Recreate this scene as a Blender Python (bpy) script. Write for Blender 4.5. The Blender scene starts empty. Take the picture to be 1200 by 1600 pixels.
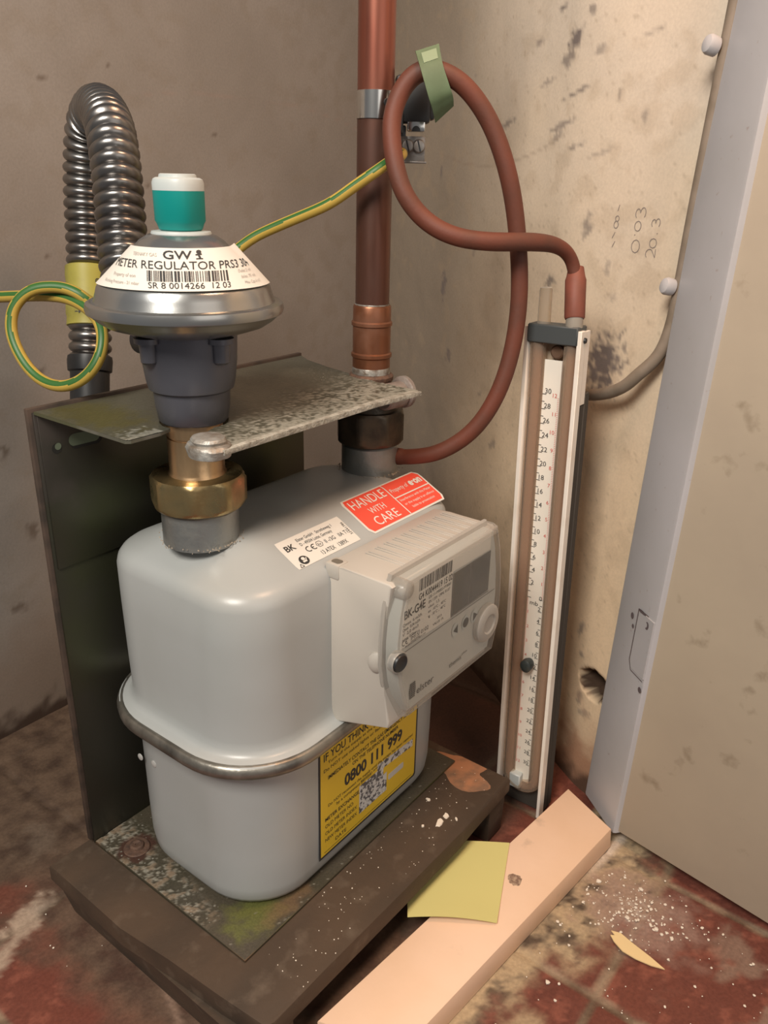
import bpy, bmesh, math, random
from mathutils import Vector, Matrix, noise
random.seed(7)
R_ = math.radians

# ------------------------------------------------------------------ camera
# All modelling below is in millimetres: x along the meter, y out of the wall towards the room, z up.
def W(p): return Vector((p[0]*.001, -p[1]*.001, p[2]*.001))
C = bpy.context.scene.collection
cam_d = bpy.data.cameras.new('camera'); cam = bpy.data.objects.new('camera', cam_d); C.objects.link(cam)
rt = Vector((0.606534, -0.794719, 0.023183)); up = Vector((0.287588, 0.246487, 0.925493)); bk = Vector((-0.741221, -0.554676, 0.378054))
m = Matrix.Identity(4)
for i in range(3):
    m[i][0] = rt[i]; m[i][1] = up[i]; m[i][2] = bk[i]
m.translation = W((-270.811, 407.305, 472.166))
cam.matrix_world = m
cam_d.sensor_fit = 'VERTICAL'; cam_d.sensor_height = 32; cam_d.sensor_width = 24
cam_d.lens = 1258.536*32/1600; cam_d.clip_start = .005; cam_d.clip_end = 20
bpy.context.scene.camera = cam
vs = bpy.context.scene.view_settings
vs.view_transform = 'Standard'; vs.look = 'None'; vs.gamma = 1; vs.use_curve_mapping = False; vs.exposure = -0.12

# ------------------------------------------------------------------ light
wd = bpy.data.worlds.new('world'); bpy.context.scene.world = wd; wd.use_nodes = True
bg = wd.node_tree.nodes['Background']; bg.inputs[0].default_value = (.80, .78, .78, 1); bg.inputs[1].default_value = .21
def area(name, loc, target, size, power, color, sy=None):
    l = bpy.data.lights.new(name, 'AREA'); l.energy = power; l.color = color; l.size = size*.001
    if sy: l.shape = 'RECTANGLE'; l.size_y = sy*.001
    o = bpy.data.objects.new(name, l); C.objects.link(o); o.location = W(loc)
    d = W(target)-W(loc); o.rotation_euler = d.to_track_quat('-Z', 'Y').to_euler(); return o
area('ceiling_lamp', (-740, 330, 1110), (200, 140, 220), 360, 15.5, (1, .94, .85))
area('doorway_light', (-300, 1300, 700), (150, 60, 150), 800, 2.6, (1, .93, .86))
area('warm_lamp', (80, 400, 950), (130, 240, 20), 160, 2.6, (1, .60, .36))

# ------------------------------------------------------------------ materials
_m = {}
def col4(c): return (c[0], c[1], c[2], 1)
def M(name, base, rough=.5, metal=0., var=None, vs=40., vlo=.4, vhi=.65, bump=0., bs=200., bd=.001, coat=0., alpha=1., spec=.5, rvar=0., anis=None, trans=0., sss=0., var2=None, v2s=150., v2lo=.55, v2hi=.7):
    if name in _m: return _m[name]
    mt = bpy.data.materials.new(name); mt.use_nodes = True; nt = mt.node_tree; b = nt.nodes['Principled BSDF']
    b.inputs['Base Color'].default_value = col4(base); b.inputs['Roughness'].default_value = rough
    b.inputs['Metallic'].default_value = metal; b.inputs['Coat Weight'].default_value = coat
    b.inputs['Alpha'].default_value = alpha; b.inputs['Specular IOR Level'].default_value = spec
    b.inputs['Transmission Weight'].default_value = trans
    if sss: b.inputs['Subsurface Weight'].default_value = sss; b.inputs['Subsurface Scale'].default_value = .003
    tc = nt.nodes.new('ShaderNodeTexCoord')
    def nz(scale, detail=6, st=None):
        n = nt.nodes.new('ShaderNodeTexNoise'); n.inputs['Scale'].default_value = scale; n.inputs['Detail'].default_value = detail
        if st:
            mp = nt.nodes.new('ShaderNodeMapping'); mp.inputs['Scale'].default_value = st
            nt.links.new(tc.outputs['Object'], mp.inputs[0]); nt.links.new(mp.outputs[0], n.inputs['Vector'])
        else: nt.links.new(tc.outputs['Object'], n.inputs['Vector'])
        return n
    def ramp(n, lo, hi):
        r = nt.nodes.new('ShaderNodeMapRange'); r.inputs[1].default_value = lo; r.inputs[2].default_value = hi
        nt.links.new(n.outputs[0], r.inputs[0]); return r
    cur = None
    if var:
        r = ramp(nz(vs, st=anis), vlo, vhi); mx = nt.nodes.new('ShaderNodeMix'); mx.data_type = 'RGBA'
        mx.inputs[6].default_value = col4(base); mx.inputs[7].default_value = col4(var)
        nt.links.new(r.outputs[0], mx.inputs[0]); cur = mx
        if rvar:
            r2 = nt.nodes.new('ShaderNodeMapRange'); r2.inputs[3].default_value = rough; r2.inputs[4].default_value = min(1, rough+rvar)
            nt.links.new(r.outputs[0], r2.inputs[0]); nt.links.new(r2.outputs[0], b.inputs['Roughness'])
            if metal > .5:
                r3 = nt.nodes.new('ShaderNodeMapRange'); r3.inputs[3].default_value = metal; r3.inputs[4].default_value = max(0, metal-rvar*1.5)
                nt.links.new(r.outputs[0], r3.inputs[0]); nt.links.new(r3.outputs[0], b.inputs['Metallic'])
    if var2:
        r = ramp(nz(v2s), v2lo, v2hi); mx = nt.nodes.new('ShaderNodeMix'); mx.data_type = 'RGBA'
        if cur: nt.links.new(cur.outputs[2], mx.inputs[6])
        else: mx.inputs[6].default_value = col4(base)
        mx.inputs[7].default_value = col4(var2); nt.links.new(r.outputs[0], mx.inputs[0]); cur = mx
    if cur: nt.links.new(cur.outputs[2], b.inputs['Base Color'])
    if bump:
        bp = nt.nodes.new('ShaderNodeBump'); bp.inputs['Strength'].default_value = bump; bp.inputs['Distance'].default_value = bd
        nt.links.new(nz(bs).outputs[0], bp.inputs['Height']); nt.links.new(bp.outputs[0], b.inputs['Normal'])
    _m[name] = mt; return mt
def MV(name, rough=.85, bump=.25, bs=600., bd=.0006, var=.06, spec=.3):
    # colour from the painted 'Col' attribute times fine noise
    mt = bpy.data.materials.new(name); mt.use_nodes = True; nt = mt.node_tree; b = nt.nodes['Principled BSDF']
    at = nt.nodes.new('ShaderNodeAttribute'); at.attribute_name = 'Col'
    tc = nt.nodes.new('ShaderNodeTexCoord'); n = nt.nodes.new('ShaderNodeTexNoise'); n.inputs['Scale'].default_value = bs; n.inputs['Detail'].default_value = 5
    nt.links.new(tc.outputs['Object'], n.inputs['Vector'])
    r = nt.nodes.new('ShaderNodeMapRange'); r.inputs[1].default_value = .3; r.inputs[2].default_value = .7; r.inputs[3].default_value = 1-var; r.inputs[4].default_value = 1+var
    nt.links.new(n.outputs[0], r.inputs[0])
    mx = nt.nodes.new('ShaderNodeVectorMath'); mx.operation = 'SCALE'; nt.links.new(at.outputs['Color'], mx.inputs[0]); nt.links.new(r.outputs[0], mx.inputs['Scale'])
    nt.links.new(mx.outputs[0], b.inputs['Base Color']); b.inputs['Roughness'].default_value = rough; b.inputs['Specular IOR Level'].default_value = spec
    bp = nt.nodes.new('ShaderNodeBump'); bp.inputs['Strength'].default_value = bump; bp.inputs['Distance'].default_value = bd
    nt.links.new(n.outputs[0], bp.inputs['Height']); nt.links.new(bp.outputs[0], b.inputs['Normal'])
    return mt
def clearmat(name, tint, mixf, rough=.1, body=(.62, .59, .54)):
    # thin clear plastic: transparent plus a reflective / slightly cloudy share
    mt = bpy.data.materials.new(name); mt.use_nodes = True; nt = mt.node_tree; nt.nodes.clear()
    o = nt.nodes.new('ShaderNodeOutputMaterial'); t = nt.nodes.new('ShaderNodeBsdfTransparent'); t.inputs[0].default_value = col4(tint)
    g = nt.nodes.new('ShaderNodeBsdfPrincipled'); g.inputs['Base Color'].default_value = col4(body); g.inputs['Roughness'].default_value = rough
    lw = nt.nodes.new('ShaderNodeLayerWeight'); lw.inputs[0].default_value = .5
    f = nt.nodes.new('ShaderNodeMath'); f.operation = 'POWER'; f.inputs[1].default_value = 4.; nt.links.new(lw.outputs['Facing'], f.inputs[0])
    a = nt.nodes.new('ShaderNodeMath'); a.operation = 'ADD'; a.inputs[1].default_value = mixf; a.use_clamp = True
    nt.links.new(f.outputs[0], a.inputs[0]); mx = nt.nodes.new('ShaderNodeMixShader')
    nt.links.new(a.outputs[0], mx.inputs[0]); nt.links.new(t.outputs[0], mx.inputs[1]); nt.links.new(g.outputs[0], mx.inputs[2]); nt.links.new(mx.outputs[0], o.inputs[0])
    return mt

BODY = M('meter_paint', (.40, .412, .405), .32, var=(.365, .375, .36), vs=14, vlo=.35, vhi=.75, bump=.03, bs=900, spec=.5)
SEAM = M('seam_steel', (.33, .31, .27), .38, .8, var=(.16, .15, .13), vs=60, bump=.15, bs=400)
ZINC = M('zinc_boss', (.34, .345, .33), .38, .8, var=(.27, .255, .22), vs=60, vlo=.45, vhi=.75, rvar=.2, bump=.2, bs=500)
BRASS = M('brass', (.44, .34, .17), .24, .95, var=(.26, .18, .08), vs=90, vlo=.35, vhi=.7, bump=.12, bs=600, rvar=.15)
TAIL = M('tarnished_brass', (.60, .40, .22), .3, .9, var=(.28, .17, .09), vs=60, vlo=.4, vhi=.7, bump=.1, bs=300, anis=(1, 1, .3))
DARKNUT = M('dark_union_nut', (.10, .075, .05), .35, .6, var=(.05, .04, .03), vs=70, bump=.2, bs=400)
COPPER_D = M('aged_copper', (.13, .055, .037), .36, .7, var=(.085, .043, .032), vs=45, vlo=.35, vhi=.7, anis=(1, 1, .35), rvar=.2)
COPPER_B = M('bright_copper', (.30, .10, .068), .30, .85, var=(.18, .07, .045), vs=35, vlo=.35, vhi=.7, anis=(1, 1, .4), rvar=.15)
COPPER_F = M('copper_fitting', (.26, .105, .055), .34, .8, var=(.22, .10, .06), vs=60, vlo=.4, vhi=.7, rvar=.2)
SOLDER = M('solder', (.36, .35, .32), .45, .6, var=(.16, .12, .09), vs=160, bump=.4, bs=400)
CASTD = M('cast_regulator', (.125, .125, .145), .34, .5, var=(.095, .095, .11), vs=20, bump=.06, bs=1200)
PLATED = M('plated_steel', (.42, .435, .44), .26, .9, var=(.42, .40, .36), vs=30, vlo=.4, vhi=.8)
DOMEG = M('dome_grey', (.25, .25, .24), .4, .7)
GALV = M('passivated_zinc', (.07, .065, .05), .34, .7, var=(.066, .072, .034), vs=9, vlo=.48, vhi=.68, var2=(.14, .11, .10), v2s=7, v2lo=.58, v2hi=.72, bump=.04, bs=700)
LABELW = M('label_white', (.70, .67, .61), .5)
INK = M('print_black', (.03, .03, .03), .6)
INKG = M('print_grey', (.17, .16, .15), .6)
RED = M('label_red', (.80, .085, .05), .45)
YEL = M('label_yellow', (.74, .50, .035), .5)
TEAL = M('teal_plastic', (.0, .24, .215), .42, sss=0)
WPLAS = M('white_plastic', (.50, .54, .53), .4)
HOUS = M('index_plastic', (.50, .46, .405), .45, var=(.46, .42, .37), vs=12)
FACE = M('faceplate_plastic', (.50, .505, .475), .45)
CLEAR = clearmat('clear_cover', (.86, .85, .83), .16, .15)
PANE = clearmat('clear_pane', (.97, .97, .96), .0, .05)
CLOUD = clearmat('cloudy_clear_plastic', (.75, .72, .68), .42, .25)
LCD = M('lcd_glass', (.055, .055, .048), .15, var=(.075, .072, .062), vs=60)
BLACKP = M('black_plastic', (.02, .022, .024), .4)
RUBBER = M('red_rubber', (.135, .036, .019), .62, var=(.085, .032, .019), vs=35, vlo=.4, vhi=.75, bump=.12, bs=500)
RUBBER_E = M('orange_rubber', (.50, .10, .045), .6)
STEELF = M('corrugated_steel', (.27, .26, .25), .30, .95, var=(.18, .17, .165), vs=30)
YELLOW_T = M('yellow_tape', (.36, .32, .06), .5, var=(.26, .23, .05), vs=50)
GREENTAG = M('green_tag', (.085, .125, .062), .55, var=(.10, .15, .078), vs=120)
GREEN_L = M('pale_green_tag', (.22, .28, .17), .55)
ALU = M('shiny_metal', (.62, .62, .60), .22, 1.)
GREYM = M('dull_metal', (.30, .28, .26), .45, .7, var=(.2, .17, .15), vs=150)
RUST = M('rusty_metal', (.16, .09, .06), .7, .3, var=(.10, .06, .045), vs=200, bump=.6, bs=500)
WOOD = M('grimy_board', (.084, .052, .031), .75, var=(.05, .033, .021), vs=22, vlo=.35, vhi=.7, anis=(.35, 1, 1), bump=.3, bs=180, var2=(.12, .085, .058), v2s=60, v2lo=.56, v2hi=.75)
PINE = M('primed_batten', (.86, .60, .43), .6, var=(.78, .52, .34), vs=10, vlo=.4, vhi=.7, bump=.1, bs=200, var2=(.60, .42, .30), v2s=45, v2lo=.66, v2hi=.78)
PINE_D = M('bare_screw_hole', (.22, .13, .09), .8, var=(.45, .32, .22), vs=400)
NOTE = M('yellow_paper', (.64, .57, .22), .7, sss=0)
CREAM = M('cream_flake', (.78, .58, .30), .6)
PLASTER = M('plaster_crumb', (.75, .66, .55), .9)
WHITEM = M('white_enamel', (.80, .74, .66), .45, var=(.70, .62, .52), vs=60, vlo=.5, vhi=.8)
CAPG = M('grey_end_block', (.055, .063, .066), .5)
SCALEB = M('scale_white', (.86, .80, .70), .5)
TUBEM = clearmat('brown_clear_tube', (.95, .88, .80), .22, .2, (.62, .50, .39))
BACKBR = M('backing_brown', (.40, .31, .225), .7)
GLASSY = clearmat('yellowed_glass', (.78, .68, .52), .25, .15)
REDINK = M('print_red', (.62, .09, .07), .6)
KNOBM = M('dark_knob', (.035, .045, .045), .4)
JAMBM = M('lilac_grey_gloss', (.46, .45, .465), .38, var=(.42, .41, .415), vs=12, bump=.08, bs=150, var2=(.36, .31, .30), v2s=230, v2lo=.68, v2hi=.76)
CABG = M('grey_cable', (.25, .20, .155), .6, var=(.19, .15, .11), vs=60)
DARKW = M('dark_backboard', (.05, .042, .034), .8)

# ------------------------------------------------------------------ helpers
def root_of(o):
    while o.parent: o = o.parent
    return o
def link(name, bm, mats, parent=None, ang=38, smooth=True, base=None, recalc=True):
    if recalc: bmesh.ops.recalc_face_normals(bm, faces=bm.faces[:])
    off = Vector((0, 0, 0))
    if parent is not None: off = root_of(parent)['org']; off = Vector(off)
    elif base is not None: off = Vector(base)
    for v in bm.verts:
        p = Vector(v.co)-off; v.co = (p[0]*.001, -p[1]*.001, p[2]*.001)
    bmesh.ops.reverse_faces(bm, faces=bm.faces[:])
    if recalc: bmesh.ops.recalc_face_normals(bm, faces=bm.faces[:])
    me = bpy.data.meshes.new(name); bm.to_mesh(me); bm.free()
    for mt in (mats if isinstance(mats, (list, tuple)) else [mats]): me.materials.append(mt)
    if smooth:
        me.shade_smooth(); me.set_sharp_from_angle(angle=R_(ang))
    o = bpy.data.objects.new(name, me); C.objects.link(o)
    if parent is not None: o.parent = parent
    elif base is not None: o.location = W(base)
    return o
def tag(o, label, cat=None, group=None, kind=None):
    o['label'] = label
    if cat: o['category'] = cat
    if group: o['group'] = group
    if kind: o['kind'] = kind
    return o
def thing(name, org, label, cat, group=None):
    o = bpy.data.objects.new(name, None); C.objects.link(o); o.location = W(org); o['org'] = list(map(float, org))
    o.empty_display_size = .02; tag(o, label, cat, group); return o
def solo(name, bm, mats, base, label, cat, group=None, kind=None, **k):
    return tag(link(name, bm, mats, None, base=base, **k), label, cat, group, kind)
def struct(name, bm, mats, base=(0, 0, 0), **k):
    o = link(name, bm, mats, None, base=base, **k); o['kind'] = 'structure'; return o
def nb(): return bmesh.new()
def setmi(bm, faces, mi):
    for f in faces: f.material_index = mi
def loft(bm, rings, closed=True, cap0=True, cap1=True, mi=0):
    vr = [[bm.verts.new(p) for p in r] for r in rings]; n = len(rings[0]); fs = []
    for a, b in zip(vr, vr[1:]):
        for i in range(n if closed else n-1):
            j = (i+1) % n
            try: fs.append(bm.faces.new((a[i], a[j], b[j], b[i])))
            except ValueError: pass
    if cap0 and closed: fs.append(bm.faces.new(vr[0][::-1]))
    if cap1 and closed: fs.append(bm.faces.new(vr[-1]))
    setmi(bm, fs, mi); return vr
def lathe(bm, c, prof, seg=48, mi=0, cap0=True, cap1=True, poly=None, rot=0.):
    rings = []
    for z, r in prof: rings.append([(c[0]+r*math.cos(rot+2*math.pi*k/seg), c[1]+r*math.sin(rot+2*math.pi*k/seg), z) for k in range(seg)])
    return loft(bm, rings, True, cap0, cap1, mi)
def frame(d):
    d = Vector(d).normalized(); a = Vector((0, 0, 1)) if abs(d.z) < .9 else Vector((1, 0, 0))
    u = d.cross(a).normalized(); return d, u, d.cross(u).normalized()
def lathe_dir(bm, p, d, prof, seg=24, mi=0, sx=1., sy=1., u=None):
    d, uu, vv = frame(d)
    if u is not None: uu = Vector(u).normalized(); vv = d.cross(uu)
    p = Vector(p)
    loft(bm, [[tuple(p+d*t+(uu*math.cos(2*math.pi*k/seg)*sx+vv*math.sin(2*math.pi*k/seg)*sy)*r) for k in range(seg)] for t, r in prof], mi=mi)
def catmull(pts, n=8):
    P = [Vector(p) for p in pts]; P = [P[0]*2-P[1]]+P+[P[-1]*2-P[-2]]; out = []
    for i in range(1, len(P)-2):
        a, b, c, d = P[i-1:i+3]
        for k in range(n):
            t = k/n; out.append(.5*((2*b)+(-a+c)*t+(2*a-5*b+4*c-d)*t*t+(-a+3*b-3*c+d)*t**3))
    out.append(P[-2]); return out
def smoothpts(P, it=2):
    P = [Vector(p) for p in P]
    for _ in range(it): P = [P[0]]+[(P[i-1]+P[i]*2+P[i+1])/4 for i in range(1, len(P)-1)]+[P[-1]]
    return P
def resample(P, step):
    out = [P[0]]; acc = 0
    for a, b in zip(P, P[1:]):
        L = (b-a).length
        while acc+L >= step:
            t = (step-acc)/L; a = a+(b-a)*t; out.append(a.copy()); L = (b-a).length; acc = 0
            if L < 1e-9: break
        acc += L
    return out
def tube(bm, P, r, seg=20, mi=0, matfn=None, cap=True):
    P = [Vector(p) for p in P]; n = len(P); T = [(P[min(i+1, n-1)]-P[max(i-1, 0)]).normalized() for i in range(n)]
    d, u, v = frame(T[0]); rings = []; N = u
    for i in range(n):
        N = (N-T[i]*N.dot(T[i])).normalized(); Bn = T[i].cross(N)
        rr = r(i, n) if callable(r) else r
        rings.append([tuple(P[i]+(N*math.cos(2*math.pi*k/seg)+Bn*math.sin(2*math.pi*k/seg))*rr) for k in range(seg)])
    vr = loft(bm, rings, True, cap, cap, mi)
    if matfn:
        for f in bm.faces:
            pass
    return vr
def box(bm, x0, x1, y0, y1, z0, z1, bev=0., seg=2, mi=0):
    vs_ = [bm.verts.new(p) for p in ((x0, y0, z0), (x1, y0, z0), (x1, y1, z0), (x0, y1, z0), (x0, y0, z1), (x1, y0, z1), (x1, y1, z1), (x0, y1, z1))]
    fs = [bm.faces.new([vs_[i] for i in q]) for q in ((0, 3, 2, 1), (4, 5, 6, 7), (0, 1, 5, 4), (1, 2, 6, 5), (2, 3, 7, 6), (3, 0, 4, 7))]
    setmi(bm, fs, mi)
    if bev:
        es = list({e for f in fs for e in f.edges}); r = bmesh.ops.bevel(bm, geom=es, offset=bev, segments=seg, profile=.5, affect='EDGES'); setmi(bm, r['faces'], mi)
def prism(bm, pts, z0, z1, mi=0, axis='z', bev=0.):
    # extrude a 2-D outline; axis z: (x,y), axis y: (x,z), axis x: (y,z)
    def q(p, t): return (p[0], p[1], t) if axis == 'z' else ((p[0], t, p[1]) if axis == 'y' else (t, p[0], p[1]))
    n = len(pts); a = [bm.verts.new(q(p, z0)) for p in pts]; b = [bm.verts.new(q(p, z1)) for p in pts]
    fs = [bm.faces.new(a[::-1]), bm.faces.new(b)]+[bm.faces.new((a[i], a[(i+1) % n], b[(i+1) % n], b[i])) for i in range(n)]
    setmi(bm, fs, mi)
    if bev:
        es = list(fs[0].edges)+list(fs[1].edges); r = bmesh.ops.bevel(bm, geom=list(set(es)), offset=bev, segments=2, profile=.5, affect='EDGES'); setmi(bm, r['faces'], mi)
def rrect(x0, x1, y0, y1, r, n=10):
    o = []
    for cx, cy, a0 in ((x1-r, y1-r, 0), (x0+r, y1-r, 90), (x0+r, y0+r, 180), (x1-r, y0+r, 270)):
        for k in range(n+1):
            a = R_(a0+90*k/n); o.append((cx+r*math.cos(a), cy+r*math.sin(a)))
    return o
def flat(org, right, upv):
    org, right, upv = Vector(org), Vector(right).normalized(), Vector(upv).normalized(); nn = right.cross(upv)
    # (mm frame is mirrored, so the outward normal is -right x up)
    nn = -nn
    return lambda u, v, o=0.: org+right*u+upv*v+nn*o
def quad(bm, S, u0, u1, v0, v1, off=.1, nu=1, nv=1, mi=0):
    g = [[bm.verts.new(S(u0+(u1-u0)*i/nu, v0+(v1-v0)*j/nv, off)) for i in range(nu+1)] for j in range(nv+1)]
    for j in range(nv):
        for i in range(nu): bm.faces.new((g[j][i], g[j][i+1], g[j+1][i+1], g[j+1][i])).material_index = mi
def label_slab(bm, S, outline, off0, off1, mi=0):
    a = [bm.verts.new(S(u, v, off0)) for u, v in outline]; b = [bm.verts.new(S(u, v, off1)) for u, v in outline]; n = len(a)
    fs = [bm.faces.new(b), bm.faces.new(a[::-1])]+[bm.faces.new((a[i], a[(i+1) % n], b[(i+1) % n], b[i])) for i in range(n)]; setmi(bm, fs, mi)
def text(bm, S, s, u, v, h, w=None, off=.25, mi=0, bold=0., rot=0., shear=0., align='L'):
    cu = bpy.data.curves.new('t', 'FONT'); cu.body = s; cu.size = 1; cu.resolution_u = 3; cu.offset = bold; cu.shear = shear
    ob = bpy.data.objects.new('t', cu); C.objects.link(ob)
    dg = bpy.context.evaluated_depsgraph_get(); me = ob.evaluated_get(dg).to_mesh()
    if len(me.vertices):
        xs = [p.co.x for p in me.vertices]; x0, x1 = min(xs), max(xs)
        sy = h/.70; sx = (w/(x1-x0)) if w else sy
        W_ = (x1-x0)*sx; sh = 0 if align == 'L' else (-W_/2 if align == 'C' else -W_)
        c, sn = math.cos(rot), math.sin(rot); vs_ = []
        for p in me.vertices:
            a, b = (p.co.x-x0)*sx+sh, p.co.y*sy
            vs_.append(bm.verts.new(S(u+a*c-b*sn, v+a*sn+b*c, off)))
        for pl in me.polygons:
            try: bm.faces.new([vs_[i] for i in pl.vertices]).material_index = mi
            except ValueError: pass
    ob.evaluated_get(dg).to_mesh_clear(); bpy.data.objects.remove(ob); bpy.data.curves.remove(cu)
def barcode(bm, S, u0, u1, v0, v1, off=.25, mi=0, seed=3):
    r = random.Random(seed); u = u0
    while u < u1-.6:
        w = r.choice((.35, .35, .7, 1.0)); quad(bm, S, u, min(u1, u+w), v0, v1, off, mi=mi); u += w+r.choice((.35, .4, .8))
def disc(bm, S, u, v, r, off=.2, mi=0, seg=24, r2=None):
    bm.faces.new([bm.verts.new(S(u+r*math.cos(2*math.pi*k/seg), v+(r2 or r)*math.sin(2*math.pi*k/seg), off)) for k in range(seg)]).material_index = mi
def ring(bm, S, u, v, r, w, off=.2, mi=0, seg=24, a0=0., a1=360., ry=None):
    n = seg; ry = ry or r; V = []
    for k in range(n+1):
        a = R_(a0+(a1-a0)*k/n); V.append((bm.verts.new(S(u+(r-w/2)*math.cos(a), v+(ry-w/2)*math.sin(a), off)), bm.verts.new(S(u+(r+w/2)*math.cos(a), v+(ry+w/2)*math.sin(a), off))))
    for a, b in zip(V, V[1:]): bm.faces.new((a[0], a[1], b[1], b[0])).material_index = mi
def seg_line(bm, S, a, b, w, off=.2, mi=0):
    a, b = Vector(a), Vector(b); d = (b-a).normalized(); n = Vector((-d.y, d.x))*w/2
    bm.faces.new([bm.verts.new(S(p.x, p.y, off)) for p in (a-n, b-n, b+n, a+n)]).material_index = mi
def ce_mark(bm, S, u, v, h, mi=0, off=.25):
    w = h*.14; ring(bm, S, u+h/2, v+h/2, h/2-w/2, w, off, mi, 16, 60, 300); ring(bm, S, u+h*1.45, v+h/2, h/2-w/2, w, off, mi, 16, 60, 300)
    seg_line(bm, S, (u+h*1.0, v+h/2), (u+h*1.4, v+h/2), w, off, mi)
def fn(p, s, o=0., oc=4): return noise.fractal(Vector((p[0]*s+o, p[1]*s+o*.7, (p[2] if len(p) > 2 else 0)*s)), 1., 2., oc)
def mixc(a, b, t): t = max(0., min(1., t)); return tuple(a[i]*(1-t)+b[i]*t for i in range(3))
def sst(x, a, b): t = max(0., min(1., (x-a)/(b-a))); return t*t*(3-2*t)

# ------------------------------------------------------------------ room shell (fine grids with painted stains and shade)
def grid_obj(name, nu, nv, pos, colf, mat):
    verts = []; cols = []
    for j in range(nv+1):
        for i in range(nu+1):
            p, c = pos(i, j), None
            verts.append(tuple(W(p))); cols.append(colf(i, j, p))
    faces = [(j*(nu+1)+i, j*(nu+1)+i+1, (j+1)*(nu+1)+i+1, (j+1)*(nu+1)+i) for j in range(nv) for i in range(nu)]
    me = bpy.data.meshes.new(name); me.from_pydata(verts, [], faces)
    ca = me.color_attributes.new('Col', 'FLOAT_COLOR', 'POINT')
    ca.data.foreach_set('color', [x for c in cols for x in (c[0], c[1], c[2], 1.)])
    me.materials.append(mat); me.shade_smooth(); me.update()
    o = bpy.data.objects.new(name, me); C.objects.link(o); o['kind'] = 'structure'; return o

FX0, FY0, FS = -330., -232., 2.6
TERRA = (.16, .048, .031); DIRTC = (.16, .105, .070); MORT = (.42, .31, .19); DARKD = (.065, .040, .028); CHALK = (.62, .52, .44)
def tile_d(x, y):
    a = (x-98+2.2*fn((x, y), .012, 9)) % 119.; b = (y-307+2.2*fn((x, y), .012, 5)) % 165.
    return min(a, 119-a), min(b, 165-b)
def batten_edge(x): return 263.+(x-222.7)*(23./214.4)        # room-side edge of the batten
def floor_pos(i, j):
    x, y = FX0+i*FS, FY0+j*FS; a, b = tile_d(x, y); g = min(a, b)
    z = -1.2*(1-sst(g, 1.2, 3.6))+.35*fn((x, y), .03, 2)-.35
    return (x, y, z)
def floor_col(i, j, p):
    x, y = p[0], p[1]; a, b = tile_d(x, y); g = min(a, b)
    n1 = fn((x, y), .018, 1); n2 = fn((x, y), .06, 7); n3 = fn((x, y), .2, 3)
    c = mixc(TERRA, (.13, .04, .028), .5+.7*n1+.3*n2)
    c = mixc(c, (.30, .10, .065), sst(n2+n3*.5, .15, .6)*.5)
    # grout
    c = mixc(c, mixc((.13, .085, .055), (.30, .21, .14), .5+n2), 1-sst(g, 1.6, 4.0+1.5*n2))
    # dirt in the corner behind and beside the board
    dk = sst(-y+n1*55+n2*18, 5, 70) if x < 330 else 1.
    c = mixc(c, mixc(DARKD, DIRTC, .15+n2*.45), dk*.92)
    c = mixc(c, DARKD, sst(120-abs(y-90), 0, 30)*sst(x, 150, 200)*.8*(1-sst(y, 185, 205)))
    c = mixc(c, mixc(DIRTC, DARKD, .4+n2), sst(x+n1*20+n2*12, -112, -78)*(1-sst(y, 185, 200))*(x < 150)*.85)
    # old mortar and powder along the batten and at the corner of the door
    if x > -100 and y > batten_edge(x)-30:
        e = y-batten_edge(x); far = sst(x, 60, 215)
        amt = 1-sst(e+n1*26+n2*16, 16+far*8, 44+far*20)
        c = mixc(c, mixc(MORT, (.20, .15, .10), sst(n2+.5*n3, -.15, .45)), amt)
        dd = math.hypot((x-178)/28, (y-305)/34)
        c = mixc(c, (.30, .19, .15), (1-sst(dd+n2*.7, .6, 1.6))*.75)
        c = mixc(c, CHALK, (1-sst(dd+n2*.9+n3*.5, .1, 1.0))*.55*sst(n3+n2*.6, -.05, .35))
        c = mixc(c, (.055, .035, .025), sst(n2-n3*.5, .33, .55)*amt*.8)
        c = mixc(c, CHALK, (1-sst(abs(e-3), 0, 6))*sst(x, 175, 215)*.7)
        c = mixc(c, (.27, .19, .14), sst(fn((x, y), .03, 21), .12, .4)*.6*sst(y, 330, 370))
    # chalky debris behind the left corner of the board
    dd = math.hypot((x+98)/34, (y+22+(x+98)*.35)/12)
    c = mixc(c, (.42, .32, .24), (1-sst(dd+n2*1.1+n3*.4, .3, 1.2))*.85)
    dd = math.hypot((x+48)/26, (y+85)/22); c = mixc(c, (.16, .12, .09), (1-sst(dd+n2, .1, .9))*.45)
    # light scrape and grout near the front
    d2 = abs((x+72)+(y-110)*.35+3*n1); c = mixc(c, (.33, .21, .15), (1-sst(d2, .5, 4))*sst(y, 40, 60)*(1-sst(y, 150, 170))*.7)
    return c
grid_obj('floor', int((620-FX0)/FS), int((560-FY0)/FS), floor_pos, floor_col, MV('quarry_tiles', .62, .35, 420, .0008, .14, .35))

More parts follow.
